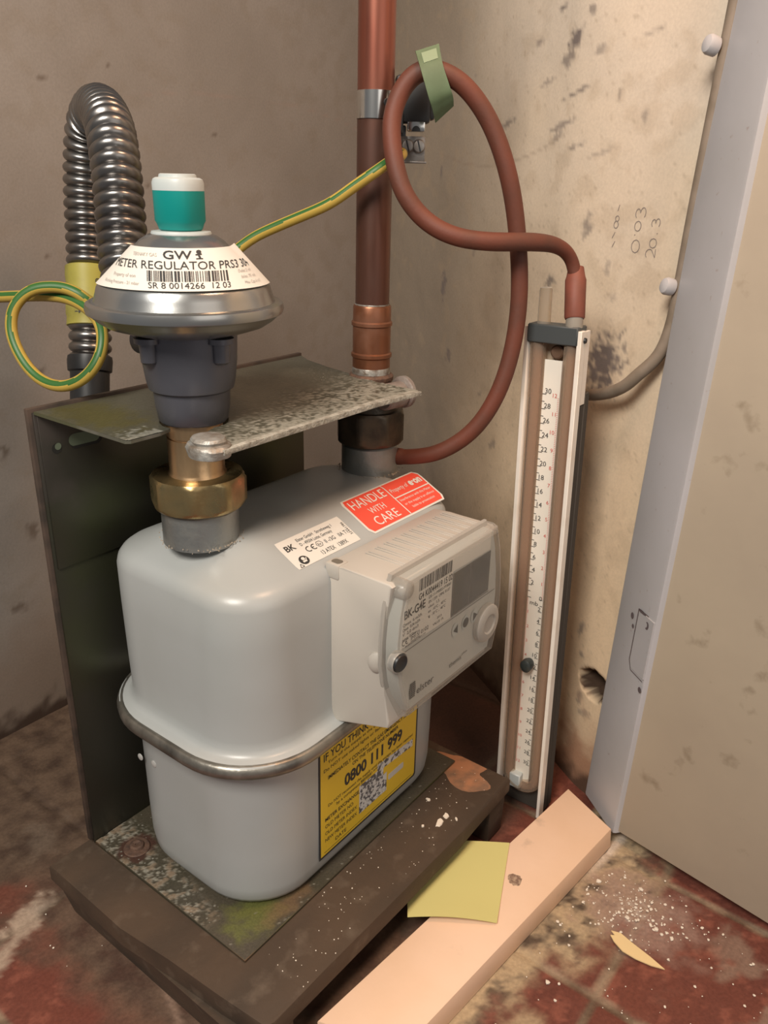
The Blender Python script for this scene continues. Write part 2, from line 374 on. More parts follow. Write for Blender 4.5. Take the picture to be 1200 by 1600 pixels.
SHADEW = (.275, .238, .205); CRW = (.70, .575, .435)  # back wall has the same paint, darkened here for its weaker light
def blot(s, z, cs, cz, rs, rz, n): return 1-sst(math.hypot((s-cs)/rs, (z-cz)/rz)+n*.9, .45, 1.35)
back_marks = [(154, 507, 2.5, 7), (209, 465, 2.5, 2.5), (106, 411, 3, 2.2), (58, 185, 5, 8), (36, 119, 8, 4), (289, 510, 2, 2), (211, 386, 2, 4), (120, 540, 3, 2), (180, 556, 2, 3), (85, 320, 6, 3), (45, 260, 3, 6)]
def back_pos(i, j): x, z = -360+i*3., -3+j*3.; return (x, -220+.8*fn((x, z), .01, 3), z)
def back_col(i, j, p):
    x, z = p[0], p[2]; n1 = fn((x, z), .008, 2); n2 = fn((x, z), .05, 4); n3 = fn((x, z), .18, 6)
    c = mixc(SHADEW, (.31, .27, .235), .5+n1)
    c = mixc(c, (.26, .215, .17), sst(n2+.4*n1, .1, .6)*.35)
    for a, b, r1, r2 in back_marks:
        if abs(x-a) < r1*2 and abs(z-b) < r2*2: c = mixc(c, (.13, .095, .07), blot(x, z, a, b, r1, r2, n3)*.75)
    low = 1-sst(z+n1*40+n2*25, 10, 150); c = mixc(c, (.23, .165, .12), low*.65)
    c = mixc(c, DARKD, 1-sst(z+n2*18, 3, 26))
    ln = abs(z-(545-.0006*(x-330)**2+2*n1)); c = mixc(c, (.33, .24, .20), (1-sst(ln, .3, 1.3))*.35*sst(x, 180, 230))
    return c
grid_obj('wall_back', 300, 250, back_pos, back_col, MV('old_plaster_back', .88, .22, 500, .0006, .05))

P0 = Vector((262., 228., 0.)); TD = Vector((266., -448., 0.)).normalized(); ND = Vector((-.85985, -.51054, 0.))   # along the wall, out of the wall
def wp(s, z, off=0.): q = P0+TD*s+ND*off; return (q.x, q.y, z)
rmarks = [(128, 569, 5.4, 4.5, .8), (174, 573, 3.8, 1.9, .5), (57, 566, 8, 1.2, .3), (134, 558, 5.5, 3.7, .55), (148, 591, 4, 1.4, .7), (218, 519, 13, 1.8, .5), (133, 515, 11.8, 1.8, .5), (140, 507, 6.7, 1.9, .4), (121, 535, 9, 1.4, .6), (90, 495, 8.9, 1.3, .3),
          (335, 483, 1.9, 3.7, .5), (79, 530, 1.7, 2.6, .4), (112, 585, 2.6, 2.6, .5), (94, 448, 3.7, 5.6, .5), (130, 404, 6, 3, .6), (319, 380, 3.8, 8.9, .7), (301, 313, 3.9, 3.9, .6), (62, 352, 13, 15, .75), (56, 517, 2.1, 2.5, .4), (-1, 527, 1.1, 2.3, .4), (275, 561, 1.7, 1.7, .5),
          (100, 560, 4, 2, .4), (160, 545, 6, 1.5, .4), (115, 500, 7, 1.2, .5), (70, 420, 2, 4, .35), (62, 400, 3, 2, .3), (40, 140, 3, 4, .5), (30, 80, 3, 4, .45), (22, 70, 5, 3, .4), (36, 118, 2, 2, .5), (200, 250, 4, 3, .4), (230, 290, 3, 2, .4), (180, 330, 2.5, 5, .35), (260, 420, 2, 5, .3)]
WS = 2.2
def hole_t(s, z): return math.hypot((s-17)/17., (z-101)/(12. if z > 101 else 12.5))
def right_pos(i, j):
    s, z = -22+i*WS, -3+j*WS; h = 1-sst(hole_t(s, z)+.12*fn((s, z), .2, 1), .8, 1.)
    off = -26*h+.9*fn((s, z), .012, 8)-(1-sst(s, 10, 130))*(z*.032+6*(1-sst(s, -20, 25))); return wp(s, z, off)
def right_col(i, j, p):
    s, z = -22+i*WS, p[2]; n1 = fn((s, z), .009, 12); n2 = fn((s, z), .05, 14); n3 = fn((s, z), .18, 16)
    far = sst(s, 140, 340); c = mixc(CRW, (.29, .235, .18), far*.95)  # corner shade painted in with the brown tint, darker towards the back corner
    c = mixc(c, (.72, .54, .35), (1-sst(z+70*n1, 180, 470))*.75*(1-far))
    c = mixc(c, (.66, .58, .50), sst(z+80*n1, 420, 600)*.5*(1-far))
    c = mixc(c, (.44, .33, .22), sst(n2+.5*n1, .15, .6)*.25)
    c = mixc(c, (.33, .25, .17), sst(fn((s, z), .35, 20), .55, .75)*.35)
    for a, b, r1, r2, k in rmarks:
        if abs(s-a) < r1*3 and abs(z-b) < r2*3: c = mixc(c, (.20, .165, .15), blot(s, z+(s-a)*.25, a, b, r1*1.35, r2*1.35, n3)*min(1, k*1.35))
    # wandering hairline and streaks
    ln = abs(z-(488+.00035*(s-250)**2*4+3*n1)); c = mixc(c, (.30, .22, .16), (1-sst(ln, .3, 1.6))*.35*sst(s, 110, 150)*(1-sst(s, 330, 350)))
    ln = abs(s-(318+2*n2)); c = mixc(c, (.34, .27, .20), (1-sst(ln, .3, 1.4))*.25*sst(z, 230, 250))
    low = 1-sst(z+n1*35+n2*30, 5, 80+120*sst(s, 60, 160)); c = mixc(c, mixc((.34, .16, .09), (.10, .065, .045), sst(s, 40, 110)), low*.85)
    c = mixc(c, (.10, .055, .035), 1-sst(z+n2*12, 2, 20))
    h = hole_t(s, z)+.12*fn((s, z), .2, 1); c = mixc(c, (.06, .035, .022), 1-sst(h, .96, 1.08))  # hole interior painted dark to stand for the shade inside
    h2 = math.hypot((s-24)/14, (z-104)/11); c = mixc(c, (.42, .30, .18), (1-sst(abs(h2-1), 0, .14))*.0*(0 if h < 1 else 1))
    return c
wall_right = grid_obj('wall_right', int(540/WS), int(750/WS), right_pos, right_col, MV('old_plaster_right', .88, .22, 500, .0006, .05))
# pencil figures written up the wall
def wall_off(s, z): return .9*fn((s, z), .012, 8)-(1-sst(s, 10, 130))*(z*.032+6*(1-sst(s, -20, 25)))
bm = nb(); S = lambda u, v, o=0.: Vector(wp(66+v, 440+u, wall_off(66+v, 440+u)+.28+o))
def pencil(pts, w=.55): 
    for a, b in zip(pts, pts[1:]): seg_line(bm, S, a, b, w, 0.)
def arc(cx, cy, rx, ry, a0, a1, n=10): return [(cx+rx*math.cos(R_(a0+(a1-a0)*k/n)), cy+ry*math.sin(R_(a0+(a1-a0)*k/n))) for k in range(n+1)]
pencil([(-6, 2), (-2, 0)]); pencil([(0, 3), (4, 1)]); pencil(arc(9, 1, 2.4, 2, 0, 360)); pencil(arc(13, .6, 1.8, 1.7, 0, 360)); pencil([(18, 1), (22, 0)])
pencil(arc(-4, -19, 4.2, 3.6, 0, 360)); pencil([(3, -16.5), (3.6, -17.3)]); pencil(arc(9, -18.5, 3.2, 2.8, 0, 360)); pencil(arc(17, -17.2, 3, 2, 150, -80)); pencil(arc(17.5, -21.4, 3.4, 2.3, 90, -140))
pencil(arc(-8, -32, 3, 3.2, 140, -40)+[(-10, -37.5), (-4.5, -37.2)]); pencil(arc(-1, -34, 3, 3.2, 0, 360)); pencil([(5, -36), (5.6, -36.6)]); pencil(arc(11.5, -32, 2.4, 1.8, 150, -80)); pencil(arc(11.8, -35.4, 2.7, 2, 90, -140))
PENCIL = M('pencil', (.26, .22, .20), .8)
o = link('pencil_writing', bm, PENCIL, smooth=False, base=(0, 0, 0), recalc=False); o.parent = wall_right; o['label'] = 'grey pencil figures'

# jamb and door at the right; both lean very slightly with height
def lean(bm, k=1.0, z0=18.):
    for v in bm.verts: v.co.x += (v.co.z-z0)*.0175*k; v.co.y += (v.co.z-z0)*.0225*k
bm = nb(); A = Vector((257, 226.6, 0)); B = Vector((227.4, 263.7, 0)); dv = (A-B).normalized(); nn = Vector((.78, .62, 0))
prof = [B+nn*34, B+nn*2.5, B+nn*.6+dv*.8, B+dv*3, A-dv*3, A+nn*.8-dv*.8, A+nn*3, A+nn*34]
rings = [[(p.x, p.y, z) for p in prof] for z in (10, 100, 300, 500, 700)]
loft(bm, rings); lean(bm); jamb = struct('trim_1', bm, JAMBM); jamb['label'] = 'lilac-grey painted door jamb'
bm = nb(); SJ = lambda u, v, o=0.: Vector((B.x+dv.x*u-nn.x*o, B.y+dv.y*u-nn.y*o, v))
label_slab(bm, SJ, [(1, 150), (17, 150), (20, 156), (20, 190), (17, 196), (1, 196)], -.5, .8)
disc(bm, SJ, 14, 158, 1.8, 1.0); disc(bm, SJ, 10, 190, 2.2, 1.0); lean(bm)
link('painted_hinge', bm, JAMBM, jamb if False else None, base=(0, 0, 0)).parent = jamb
bm = nb()
for a, b in (((20.6, 197), (20.6, 155)), ((20.6, 155), (17, 148.5)), ((17, 148.5), (1, 148.5)), ((20.6, 197), (8, 197.4))): seg_line(bm, SJ, a, b, .7, .95)
for u, v, r, r2 in ((27, 188, 1.7, 2.4), (24, 181, 1.2, 1.6), (8, 190, 2.2, 3), (16, 196.5, 5, 1.2), (2, 141, 2, 2.2)): disc(bm, SJ, u, v, r, .95, r2=r2)
lean(bm)
o = link('hinge_outline', bm, M('chipped_paint', (.11, .085, .09), .8), None, base=(0, 0, 0), smooth=False); o.parent = jamb
bm = nb(); D0 = Vector((236.9-6, 262.8+1.5, 0)); dd = Vector((219.4-236.9, 380-262.8, 0)).normalized(); dn = Vector((dd.y, -dd.x, 0))
prism(bm, [(D0+dd*0).xy[:], (D0+dd*520).xy[:], (D0+dd*520+dn*38).xy[:], (D0+dn*38).xy[:]], 11, 760, bev=1.2); lean(bm, 1, 6)
DOORM = M('door_paint', (.46, .385, .29), .55, var=(.41, .34, .26), vs=9, vlo=.4, vhi=.7, bump=.12, bs=120, var2=(.30, .24, .17), v2s=55, v2lo=.62, v2hi=.76)
door = struct('door_1', bm, DOORM)

# ------------------------------------------------------------------ wooden board on runners
t = thing('wooden_plinth', (60, 90, 0), 'grimy brown wooden board on low runners carrying the meter bracket', 'board')
bm = nb(); n = 40
top = [(-76, -8), (191.3, -8), (191.3, 190.5)]
prism(bm, [(-77, -8), (191.3, -8), (191.3, 190), (120, 190.5), (50, 188.5), (-20, 186), (-62, 185.5), (-67, 183), (-70, 150), (-73, 110), (-77.5, 70), (-77, 30)], 33.5, 48.2, bev=2.4)
link('board_top', bm, WOOD, t)
for x0, x1 in ((-66, -46), (166, 190)):
    bm = nb(); box(bm, x0, x1, -4, 184.5 if x0 < 0 else 188, 0.2, 33.4, 1.5)
    for v in bm.verts:
        if x0 < 0 and v.co.x < -56: v.co.x = -66.5-(v.co.z)*.24
        if v.co.z < 15 and x0 > 0: v.co.x -= (15-v.co.z)*.12*(1 if v.co.x > 178 else -.6)
    link('runner', bm, WOOD, t)
bm = nb(); S = lambda u, v, o=0.: Vector((u, v, 48.3+o))  # warm orange glow painted onto the right end of the board
pts = []
for k in range(40):
    a = 2*math.pi*k/40; r = 1+.25*math.sin(3*a+1)+.15*math.sin(5*a)
    pts.append((min(189, 174+17*r*math.cos(a)), min(187, max(118, 152+30*r*math.sin(a)))))
bm.faces.new([bm.verts.new(S(*p, .05)) for p in pts])
o = link('orange_glow_patch', bm, M('orange_glow_on_wood', (.44, .20, .10), .75, var=(.20, .12, .075), vs=50, vlo=.42, vhi=.6, bump=.2, bs=300), t, smooth=False, recalc=False); o['label'] = 'orange glow painted on the right end of the board'

# ------------------------------------------------------------------ meter bracket
t = thing('meter_bracket', (60, 0, 49), 'dark galvanised steel meter bracket with back plate, shelf and foot plate', 'bracket')
bm = nb(); box(bm, -47, 168, -1.5, 0, 48.6, 352, .3); box(bm, -45.5, 166.5, 0, 1.0, 257, 350.5, .4); link('back_plate', bm, GALV, t)
bm = nb(); box(bm, -49.2, 168.8, -5, -1.6, 52, 354.2, .4); link('backing_board', bm, M('hardboard_edge', (.075, .048, .034), .7, var=(.04, .028, .02), vs=70), t)
# foot plate with crusty rear corner
bm = nb(); box(bm, -47, 179.6, 0, 146.7, 48.3, 50.2, .3)
FOOTM = M('foot_plate_zinc', (.10, .09, .06), .42, .6, var=(.15, .15, .045), vs=16, vlo=.5, vhi=.68, var2=(.20, .12, .07), v2s=22, v2lo=.55, v2hi=.7, bump=.12, bs=400)
link('foot_plate', bm, FOOTM, t)
CRUST = M('lime_crust', (.23, .215, .175), .9, var=(.16, .145, .11), vs=260, bump=.8, bs=700)
def crust(name, S, pts, zb, parent, rnd, h=1.0):
    bm = nb()
    for (u, v, r) in pts:
        k = rnd.randint(5, 8); r1 = r*rnd.uniform(.5, 1.2); hh = h*rnd.uniform(.3, 1.)
        a = [S(u+r1*math.cos(2*math.pi*i/k+u)*rnd.uniform(.6, 1.1), v+r1*math.sin(2*math.pi*i/k+u)*rnd.uniform(.6, 1.1), 0.0) for i in range(k)]
        tp = bm.verts.new(S(u, v, hh)); av = [bm.verts.new(p) for p in a]
        for i in range(k): bm.faces.new((av[i], av[(i+1) % k], tp))
    return link(name, bm, CRUST, parent, smooth=False)
def film(name, parent, x0, x1, y0, y1, z, st, colf, mat, inside=None):
    ro = Vector(root_of(parent)['org']); nx_, ny_ = int((x1-x0)/st), int((y1-y0)/st); verts = []; cols = []
    for j in range(ny_+1):
        for i in range(nx_+1):
            x, y = x0+(x1-x0)*i/nx_, y0+(y1-y0)*j/ny_; c, dz = colf(x, y)
            verts.append(tuple(W(Vector((x, y, z+dz))-ro))); cols.append(c)
    faces = []
    for j in range(ny_):
        for i in range(nx_):
            if inside and not inside(x0+(x1-x0)*(i+.5)/nx_, y0+(y1-y0)*(j+.5)/ny_): continue
            faces.append((j*(nx_+1)+i, (j+1)*(nx_+1)+i, (j+1)*(nx_+1)+i+1, j*(nx_+1)+i+1))
    me = bpy.data.meshes.new(name); me.from_pydata(verts, [], faces); ca = me.color_attributes.new('Col', 'FLOAT_COLOR', 'POINT')
    ca.data.foreach_set('color', [q for c in cols for q in (c[0], c[1], c[2], 1.)]); me.materials.append(mat); me.shade_smooth()
    bm = nb(); bm.from_mesh(me); bmesh.ops.delete(bm, geom=[v for v in bm.verts if not v.link_faces], context='VERTS'); bm.to_mesh(me); bm.free()
    o = bpy.data.objects.new(name, me); C.objects.link(o); o.parent = parent; return o
FILM = MV('limescale_film', .42, .5, 700, .0005, .18, .5)
OLV = (.060, .052, .034); LIME = (.31, .285, .23)
def foot_col(x, y):
    n1 = fn((x, y), .03, 31); n2 = fn((x, y), .12, 33); n3 = fn((x, y), .4, 35)
    c = mixc(OLV, (.078, .064, .045), .5+n1); c = mixc(c, (.13, .14, .03), (1-sst(math.hypot((x+18)/26, (y-128)/16)+n2*.6, .3, 1.3))*.7)
    c = mixc(c, (.17, .10, .055), (1-sst(math.hypot((x+2)/22, (y-138)/9)+n2*.6, .3, 1.3))*.6)
    e = (x+47)/(26-.09*y) if y < 120 else 9
    k = (1-sst(e+n1*.5, .5, 1.25))*sst(n3+n2*1.1+.12*(60-y)/60, -.02, .22)*(1-sst(y, 96, 118)); dz = .5*k
    c = mixc(c, mixc(LIME, (.25, .18, .12), sst(n2, 0, .4)), k*.85)
    d = math.hypot((x+32.7)/12, (y-26.7)/11)+n2*.35; c = mixc(c, (.07, .035, .025), 1-sst(d, .85, 1.25)); dz *= sst(d, .9, 1.3)
    c = mixc(c, LIME, sst(n3+n2, .95, 1.15)*.6)
    return c, dz
film('limescale_film', t, -46.7, 179.3, .3, 146.4, 50.28, 1.1, foot_col, FILM)
rnd = random.Random(4); Sf = lambda u, v, o=0.: Vector((u, v, 50.2+o)); pts = []
for k in range(90):
    y = rnd.uniform(3, 112); x = -46+abs(rnd.gauss(0, 1))*(15-.04*y)+.5
    if x < 30 and math.hypot(x+32.7, y-26.7) > 9.5: pts.append((x, y, rnd.uniform(.3, 1.5) if y > 40 else rnd.uniform(.4, 1.9)))
crust('lime_deposit', Sf, pts, 50.2, t, rnd, .35)
bm = nb(); lathe(bm, (-32.7, 26.7), [(50.2, 8.5), (50.9, 8.8), (51.5, 8.2), (51.6, 5.4)], 28); lathe(bm, (-32.7, 26.7), [(51.6, 5.2), (53.4, 4.6), (54, 3.2), (53.4, 1.1), (52.6, .9)], 24)
link('rusty_screw', bm, RUST, t)
# shelf
zt = 352.0
arc_pts = [(0+18.5*math.cos(R_(a)), 77+18.5*math.sin(R_(a))) for a in range(160, -1, -16)]
arc_pts = [(-26.5, 82), (-18.2, 80)]+[(18.3*math.cos(R_(a)), 77+18.3*math.sin(R_(a))) for a in range(190, 361+110, 15)]
arc_pts = arc_pts[:-1]
sh = [(-46.5, 0), (-46.2, 80), (-44, 82), (-26.5, 82)]+[(18.3*math.cos(R_(a)), 77+18.3*math.sin(R_(a))) for a in range(176, -116+360-360-1, -16)][:0]
# slot runs round the back and right of the union tail; the opening faces front-left
slot = [(18.3*math.cos(R_(a)), 77+18.3*math.sin(R_(a))) for a in list(range(172, 270, 14))+list(range(270, 360, 15))+list(range(0, 110, 14))]
sh = [(-46.5, 0), (-46.2, 80), (-44, 82), (-26, 82)]+slot+[(-12, 99), (-26, 104), (-32, 112), (-32, 122), (-26, 128), (30, 127.3), (90, 126.6), (128, 126), (133.5, 130), (136, 126), (139, 92)]+[(137, 91)]
sh += [(152.4+15.6*math.cos(R_(a)), 77+15.6*math.sin(R_(a))) for a in (120, 150, 180, 210, 240)]+[(146, 58), (150, 40), (158.6, 13.3), (166.5, 0)]
sh = [p for i, p in enumerate(sh) if not (p[0] > 138.5 and p[1] > 89 and p[1] < 95)]
bm = nb(); prism(bm, sh, zt-.9, zt+.7); link('shelf', bm, M('dull_shelf_zinc', (.135, .13, .10), .5, .35, var=(.10, .10, .05), vs=14, vlo=.5, vhi=.68, var2=(.20, .19, .16), v2s=60, v2lo=.5, v2hi=.7, bump=.1, bs=400), t, smooth=False)
def in_poly(x, y, P):
    r = False; j = len(P)-1
    for i in range(len(P)):
        if (P[i][1] > y) != (P[j][1] > y) and x < (P[j][0]-P[i][0])*(y-P[i][1])/(P[j][1]-P[i][1])+P[i][0]: r = not r
        j = i
    return r
def shelf_col(x, y):
    n1 = fn((x, y), .03, 41); n2 = fn((x, y), .13, 43); n3 = fn((x, y), .42, 45)
    c = mixc((.062, .060, .043), (.085, .082, .06), .5+n1); c = mixc(c, (.085, .072, .015), (1-sst(math.hypot((x+28)/20, (y-30)/40)+n2*.4, .4, 1.3))*.7)
    fr = 126-y if x > -24 else 82-y; w = (26+x*.28) if x > -24 else 16
    k = (1-sst(fr+n2*22+n1*20, w*.25, w*1.5))*sst(n3*.9+n2*.8+(.35-fr/w*.35), -.0, .3)
    k = max(k, (1-sst(fr+n3*4, 1.0, 5)))
    c = mixc(c, (.33, .32, .27), k*.75); return c, .35*k
film('shelf_limescale_film', t, -46, 167, .5, 130, zt+.78, 1.0, shelf_col, FILM, lambda x, y: in_poly(x, y, sh))
pts = []
for k in range(200):
    x = rnd.uniform(-30, 137); y = 126.5-abs(rnd.gauss(0, 1))*(9+x*.08)
    if y > 60 and math.hypot(x, y-77) > 20 and math.hypot(x-152.4, y-77) > 17 and (x > -28): pts.append((x, y, rnd.uniform(.35, 1.5)))
for k in range(0):
    x = rnd.uniform(-45, -25); y = 81-abs(rnd.gauss(0, 1))*(2+(x+46)*.2)
    if y > 50: pts.append((x, y, rnd.uniform(.3, 1.0)))
for k in range(90):
    x = rnd.uniform(112, 148); y = rnd.uniform(35, 70); pts.append((x*.97, y, rnd.uniform(.3, 1.1))) if x < 150-(y-35)*.1 else None
crust('shelf_lime_deposit', lambda u, v, o=0.: Vector((u, v, zt+.7+o)), pts, zt, t, rnd, .25)
bm = nb(); prism(bm, [(-28, 126.2), (-26, 129.2), (30, 128.3), (90, 127.6), (134, 131), (132, 124.5), (90, 123.5), (40, 125.4), (0, 125)], zt-1.4, zt+1.5, bev=.5)
link('crusted_edge', bm, M('lime_edge', (.40, .385, .33), .9, var=(.25, .23, .19), vs=200, bump=.9, bs=500), t)
# clip at the inlet end of the shelf
bm = nb(); lathe(bm, (-25, 117), [(347.5, 8.5), (348.5, 11), (352.5, 11.8), (354.2, 10.8), (354.9, 8.8), (356.2, 9.2), (357.6, 8.4), (358.3, 6), (358.4, .5)], 26)
for v in bm.verts: v.co.x = -25+(v.co.x+25)*.92; v.co += Vector((.8*fn(v.co, .15, 1), .8*fn(v.co, .15, 5), 0))
CLIPM = M('crusted_zinc', (.42, .41, .38), .5, .55, var=(.24, .20, .16), vs=120, bump=.6, bs=350)
link('clamp_bolt', bm, CLIPM, t)
# rusty clamp on the outlet end
bm = nb(); lathe_dir(bm, (138, 98, 343), (1, .15, 0), [(0, 7.5), (1, 8.6), (16, 8.6), (17, 7.6)], 22); lathe_dir(bm, (155, 100.6, 344), (1, .15, 0), [(0, 9.5), (.8, 10.6), (3.4, 10.6), (4.2, 9.4), (4.3, 4), (2.5, 3.6)], 24)
link('clamp_sleeve', bm, M('rusty_cast', (.22, .17, .145), .6, .4, var=(.33, .29, .26), vs=90, bump=.5, bs=300), t)
# fixing holes of the back plate: flat ovals with a painted shadow edge
bm = nb(); S = flat((0, 1.05, 0), (1, 0, 0), (0, 0, 1)); disc(bm, S, -36.4, 329.8, 3.0, .12); disc(bm, S, -35.6, 330.8, 2.0, .25, mi=1)
for o_, mi in ((.12, 0), (.25, 1)):
    cx, cz = (-17.5, 331) if mi == 0 else (-18.6, 332.3); L, r = 6.5, 4.2 if mi == 0 else 3.6
    bm.faces.new([bm.verts.new(S(cx+(L if -90 <= a < 90 else -L)+r*math.cos(R_(a)), cz+r*math.sin(R_(a)), o_)) for a in range(-90, 270, 15)]).material_index = mi
link('fixing_hole', bm, [M('hole_edge_shadow', (.02, .018, .014), .8), M('wall_seen_through_hole', (.14, .17, .11), .8)], t, smooth=False, recalc=False)

# ------------------------------------------------------------------ gas meter
CX, CY = 0., 76.8
t = meter = thing('gas_meter', (75, 76.8, 50.4), 'light grey domestic gas meter with steel seam band and electronic index', 'gas meter')
X0, X1, HY = -29.9, 179.3, 64.4
def body_ring(ins, z, r): return [(x, y, z) for x, y in rrect(X0+ins, X1-ins, CY-HY+ins, CY+HY-ins, max(3., r), 12)]
UP = [(-9, 168.5, 46), (-8.8, 169.6, 46), (-8.4, 170, 45.6), (-4.2, 170.9, 42.5), (-2.2, 172.2, 41), (-.9, 175, 40), (-.2, 180, 38.5), (0, 200, 36.5), (.2, 240, 34), (.4, 262.5, 33), (1.3, 266.6, 32.5), (3.1, 269.8, 32), (5.6, 272, 31), (9, 273.8, 30), (16, 277.3, 28), (24, 281.4, 25), (29, 284, 23), (32.5, 285.6, 21), (36.5, 286.4, 19), (48, 286.9, 10)]
bm = nb(); loft(bm, [body_ring(*q) for q in UP]); link('upper_case', bm, BODY, t, ang=42)
LO = [(14, 50.5, 34), (7, 51.3, 40), (3.6, 53.6, 42), (1.6, 58, 42.6), (.7, 66, 43), (.3, 90, 43), (0, 150, 43), (-1, 158, 43.5), (-7, 162, 46)]
bm = nb(); loft(bm, [body_ring(*q) for q in LO]); link('lower_case', bm, BODY, t, ang=60)
SB = [(-8, 161.5, 51), (-10.6, 161.2, 54), (-12.2, 163.2, 55), (-12.5, 166.3, 55), (-11.7, 169.2, 55), (-10, 170.6, 54), (-8.6, 170.3, 52)]
bm = nb(); loft(bm, [body_ring(*q) for q in SB]+[body_ring(*SB[0])], cap0=False, cap1=False); o = link('seam_band', bm, SEAM, t, ang=60); o['label'] = 'dull steel band round the waist'
for (x, zb, r0) in ((0., 304.5, 21.2), (152.4, 305.5, 19.6)):
    bm = nb(); lathe(bm, (x, CY), [(284.5, r0), (291, r0), (zb-1, r0), (zb, r0-.8)], 56)
    link('connection_boss', bm, ZINC, t)
    rr_ = random.Random(int(x)+1); pts = []
    for k in range(110):
        a = rr_.uniform(0, 2*math.pi); d = r0+abs(rr_.gauss(0, 1.6))+.6; pts.append((x+d*math.cos(a), CY+d*math.sin(a), rr_.uniform(.25, .6)))
    bm = nb()
    for u, v, r in pts:
        z = 287.0; k = 5; av = [bm.verts.new((u+r*math.cos(i*1.25), v+r*math.sin(i*1.25), z-.6)) for i in range(k)]; tp = bm.verts.new((u, v, z+.2))
        for i in range(k): bm.faces.new((av[i], av[(i+1) % k], tp))
    link('boss_dust', bm, M('pinkish_dust', (.40, .33, .26), .95, var=(.25, .20, .14), vs=300), t, smooth=False)
# two rivet marks low on the end
bm = nb()
for y, z in ((38.2, 130.5), (51.8, 132)): lathe_dir(bm, (X0+.4, y, z), (-1, 0, 0), [(0, 2.4), (.5, 2.3), (.9, 1.2)], 14)
link('end_rivet', bm, M('faded_grey', (.42, .41, .39), .5), t)

# shoulder surface: v runs down the slope from the top edge
prof = [(CY+HY-i, z) for i, z, r in UP if z > 250]; prof = prof[::-1]
acc = [0.]
for a, b in zip(prof, prof[1:]): acc.append(acc[-1]+math.hypot(b[0]-a[0], b[1]-a[1]))
def shoulder(y0):
    # distance along the profile where y == y0
    for k in range(len(prof)-1):
        if prof[k][0] <= y0 <= prof[k+1][0]:
            f = (y0-prof[k][0])/(prof[k+1][0]-prof[k][0]); s0 = acc[k]+f*(acc[k+1]-acc[k]); break
    def S(u, v, o=0.):
        s = s0-v     # v up
        k = 0
        while k < len(acc)-2 and acc[k+1] < s: k += 1
        f = (s-acc[k])/(acc[k+1]-acc[k]); y = prof[k][0]+f*(prof[k+1][0]-prof[k][0]); z = prof[k][1]+f*(prof[k+1][1]-prof[k][1])
        ty, tz = prof[k+1][0]-prof[k][0], prof[k+1][1]-prof[k][1]; L = math.hypot(ty, tz)
        return Vector((u, y-tz/L*o, z+ty/L*o))
    return S
def sticker(name, S, u0, u1, v0, v1, r, mat, parent, off=.25, label=None, nu=6, nv=8):
    bm = nb(); o_ = rrect(u0, u1, v0, v1, r, 4); ys = [v0+(v1-v0)*k/nv for k in range(nv+1)]
    rows = []
    for y in ys:
        d = 0.
        if y < v0+r: d = r-math.sqrt(max(0, r*r-(v0+r-y)**2))
        if y > v1-r: d = r-math.sqrt(max(0, r*r-(y-v1+r)**2))
        rows.append((y, u0+d, u1-d))
    lo = [[bm.verts.new(S(a+(b-a)*i/nu, y, o)) for i in range(nu+1)] for y, a, b in rows for o in (off,)]
    for j in range(nv):
        for i in range(nu): bm.faces.new((lo[j][i], lo[j][i+1], lo[j+1][i+1], lo[j+1][i]))
    ob = link(name, bm, mat, parent, recalc=False)
    if label: ob['label'] = label
    return ob
S = shoulder(132.2)
rot = lambda Sx, u0, v0, a: (lambda u, v, o=0.: Sx(u0+u*math.cos(a)-v*math.sin(a), v0+u*math.sin(a)+v*math.cos(a), o))
Sw0 = rot(S, 20, 0, .0); Sw = lambda u, v, o=0.: Sw0(u, v*.89, o)
st = sticker('rating_sticker', Sw, 0, 54.5, 0, 24, .4, LABELW, t, .25, 'small white approval sticker')
bm = nb()
text(bm, Sw, 'BK', 3.2, 14.6, 4.6, 7.6, .42, bold=.02); text(bm, Sw, 'Elster GmbH   Strotheweg 1', 14.5, 18.6, 2.5, 30, .42); text(bm, Sw, 'D - 49504 Lotte, Germany', 14.5, 14.6, 2.5, 27, .42)
ce_mark(bm, Sw, 15, 8.2, 4.6, off=.42); ring(bm, Sw, 26.3, 10.6, 2.5, .35, .42, seg=6); text(bm, Sw, 'Ex', 25, 9.6, 1.9, None, .42)
text(bm, Sw, 'II -/3G   IIA T1', 31, 8.8, 3.2, 20, .42); text(bm, Sw, '13 ATEX   1389X', 22.5, 2.2, 3.4, 22.5, .42); text(bm, Sw, '32441786', 53.4, 6.5, 1.9, 12, .42, rot=math.pi/2)
disc(bm, Sw, 8.3, 4.8, 3.5, .42); seg_line(bm, Sw, (2.4, .6), (5.2, .6), .4, .44); seg_line(bm, Sw, (2.4, .6), (3.8, 3.2), .4, .44); seg_line(bm, Sw, (3.8, 3.2), (5.2, .6), .4, .44)
link('lettering', bm, INK, st, smooth=False, recalc=False)
bm = nb(); disc(bm, Sw, 8.2, 5.9, 1.3, .55); quad(bm, Sw, 6.7, 9.7, 3.0, 4.4, .55); seg_line(bm, Sw, (9.5, 4.2), (10.6, 6), .6, .55)
link('pictogram', bm, LABELW, st, smooth=False, recalc=False)
S2 = shoulder(133.0)
st = sticker('warning_sticker_border', S2, 85, 166.5, 0, 31.5, 2.5, LABELW, t, .22, 'white margin of the red sticker')
st = sticker('warning_sticker', S2, 86.6, 165, 1.4, 30.2, 2, RED, t, .36, 'red handle with care sticker')
bm = nb(); K = dict(off=.52)
text(bm, S2, 'HANDLE', 89.5, 20.8, 7.2, 34, **K); text(bm, S2, 'WITH', 99, 13.2, 5, 15.5, **K); text(bm, S2, 'CARE', 95.5, 3.6, 7.2, 23.5, **K)
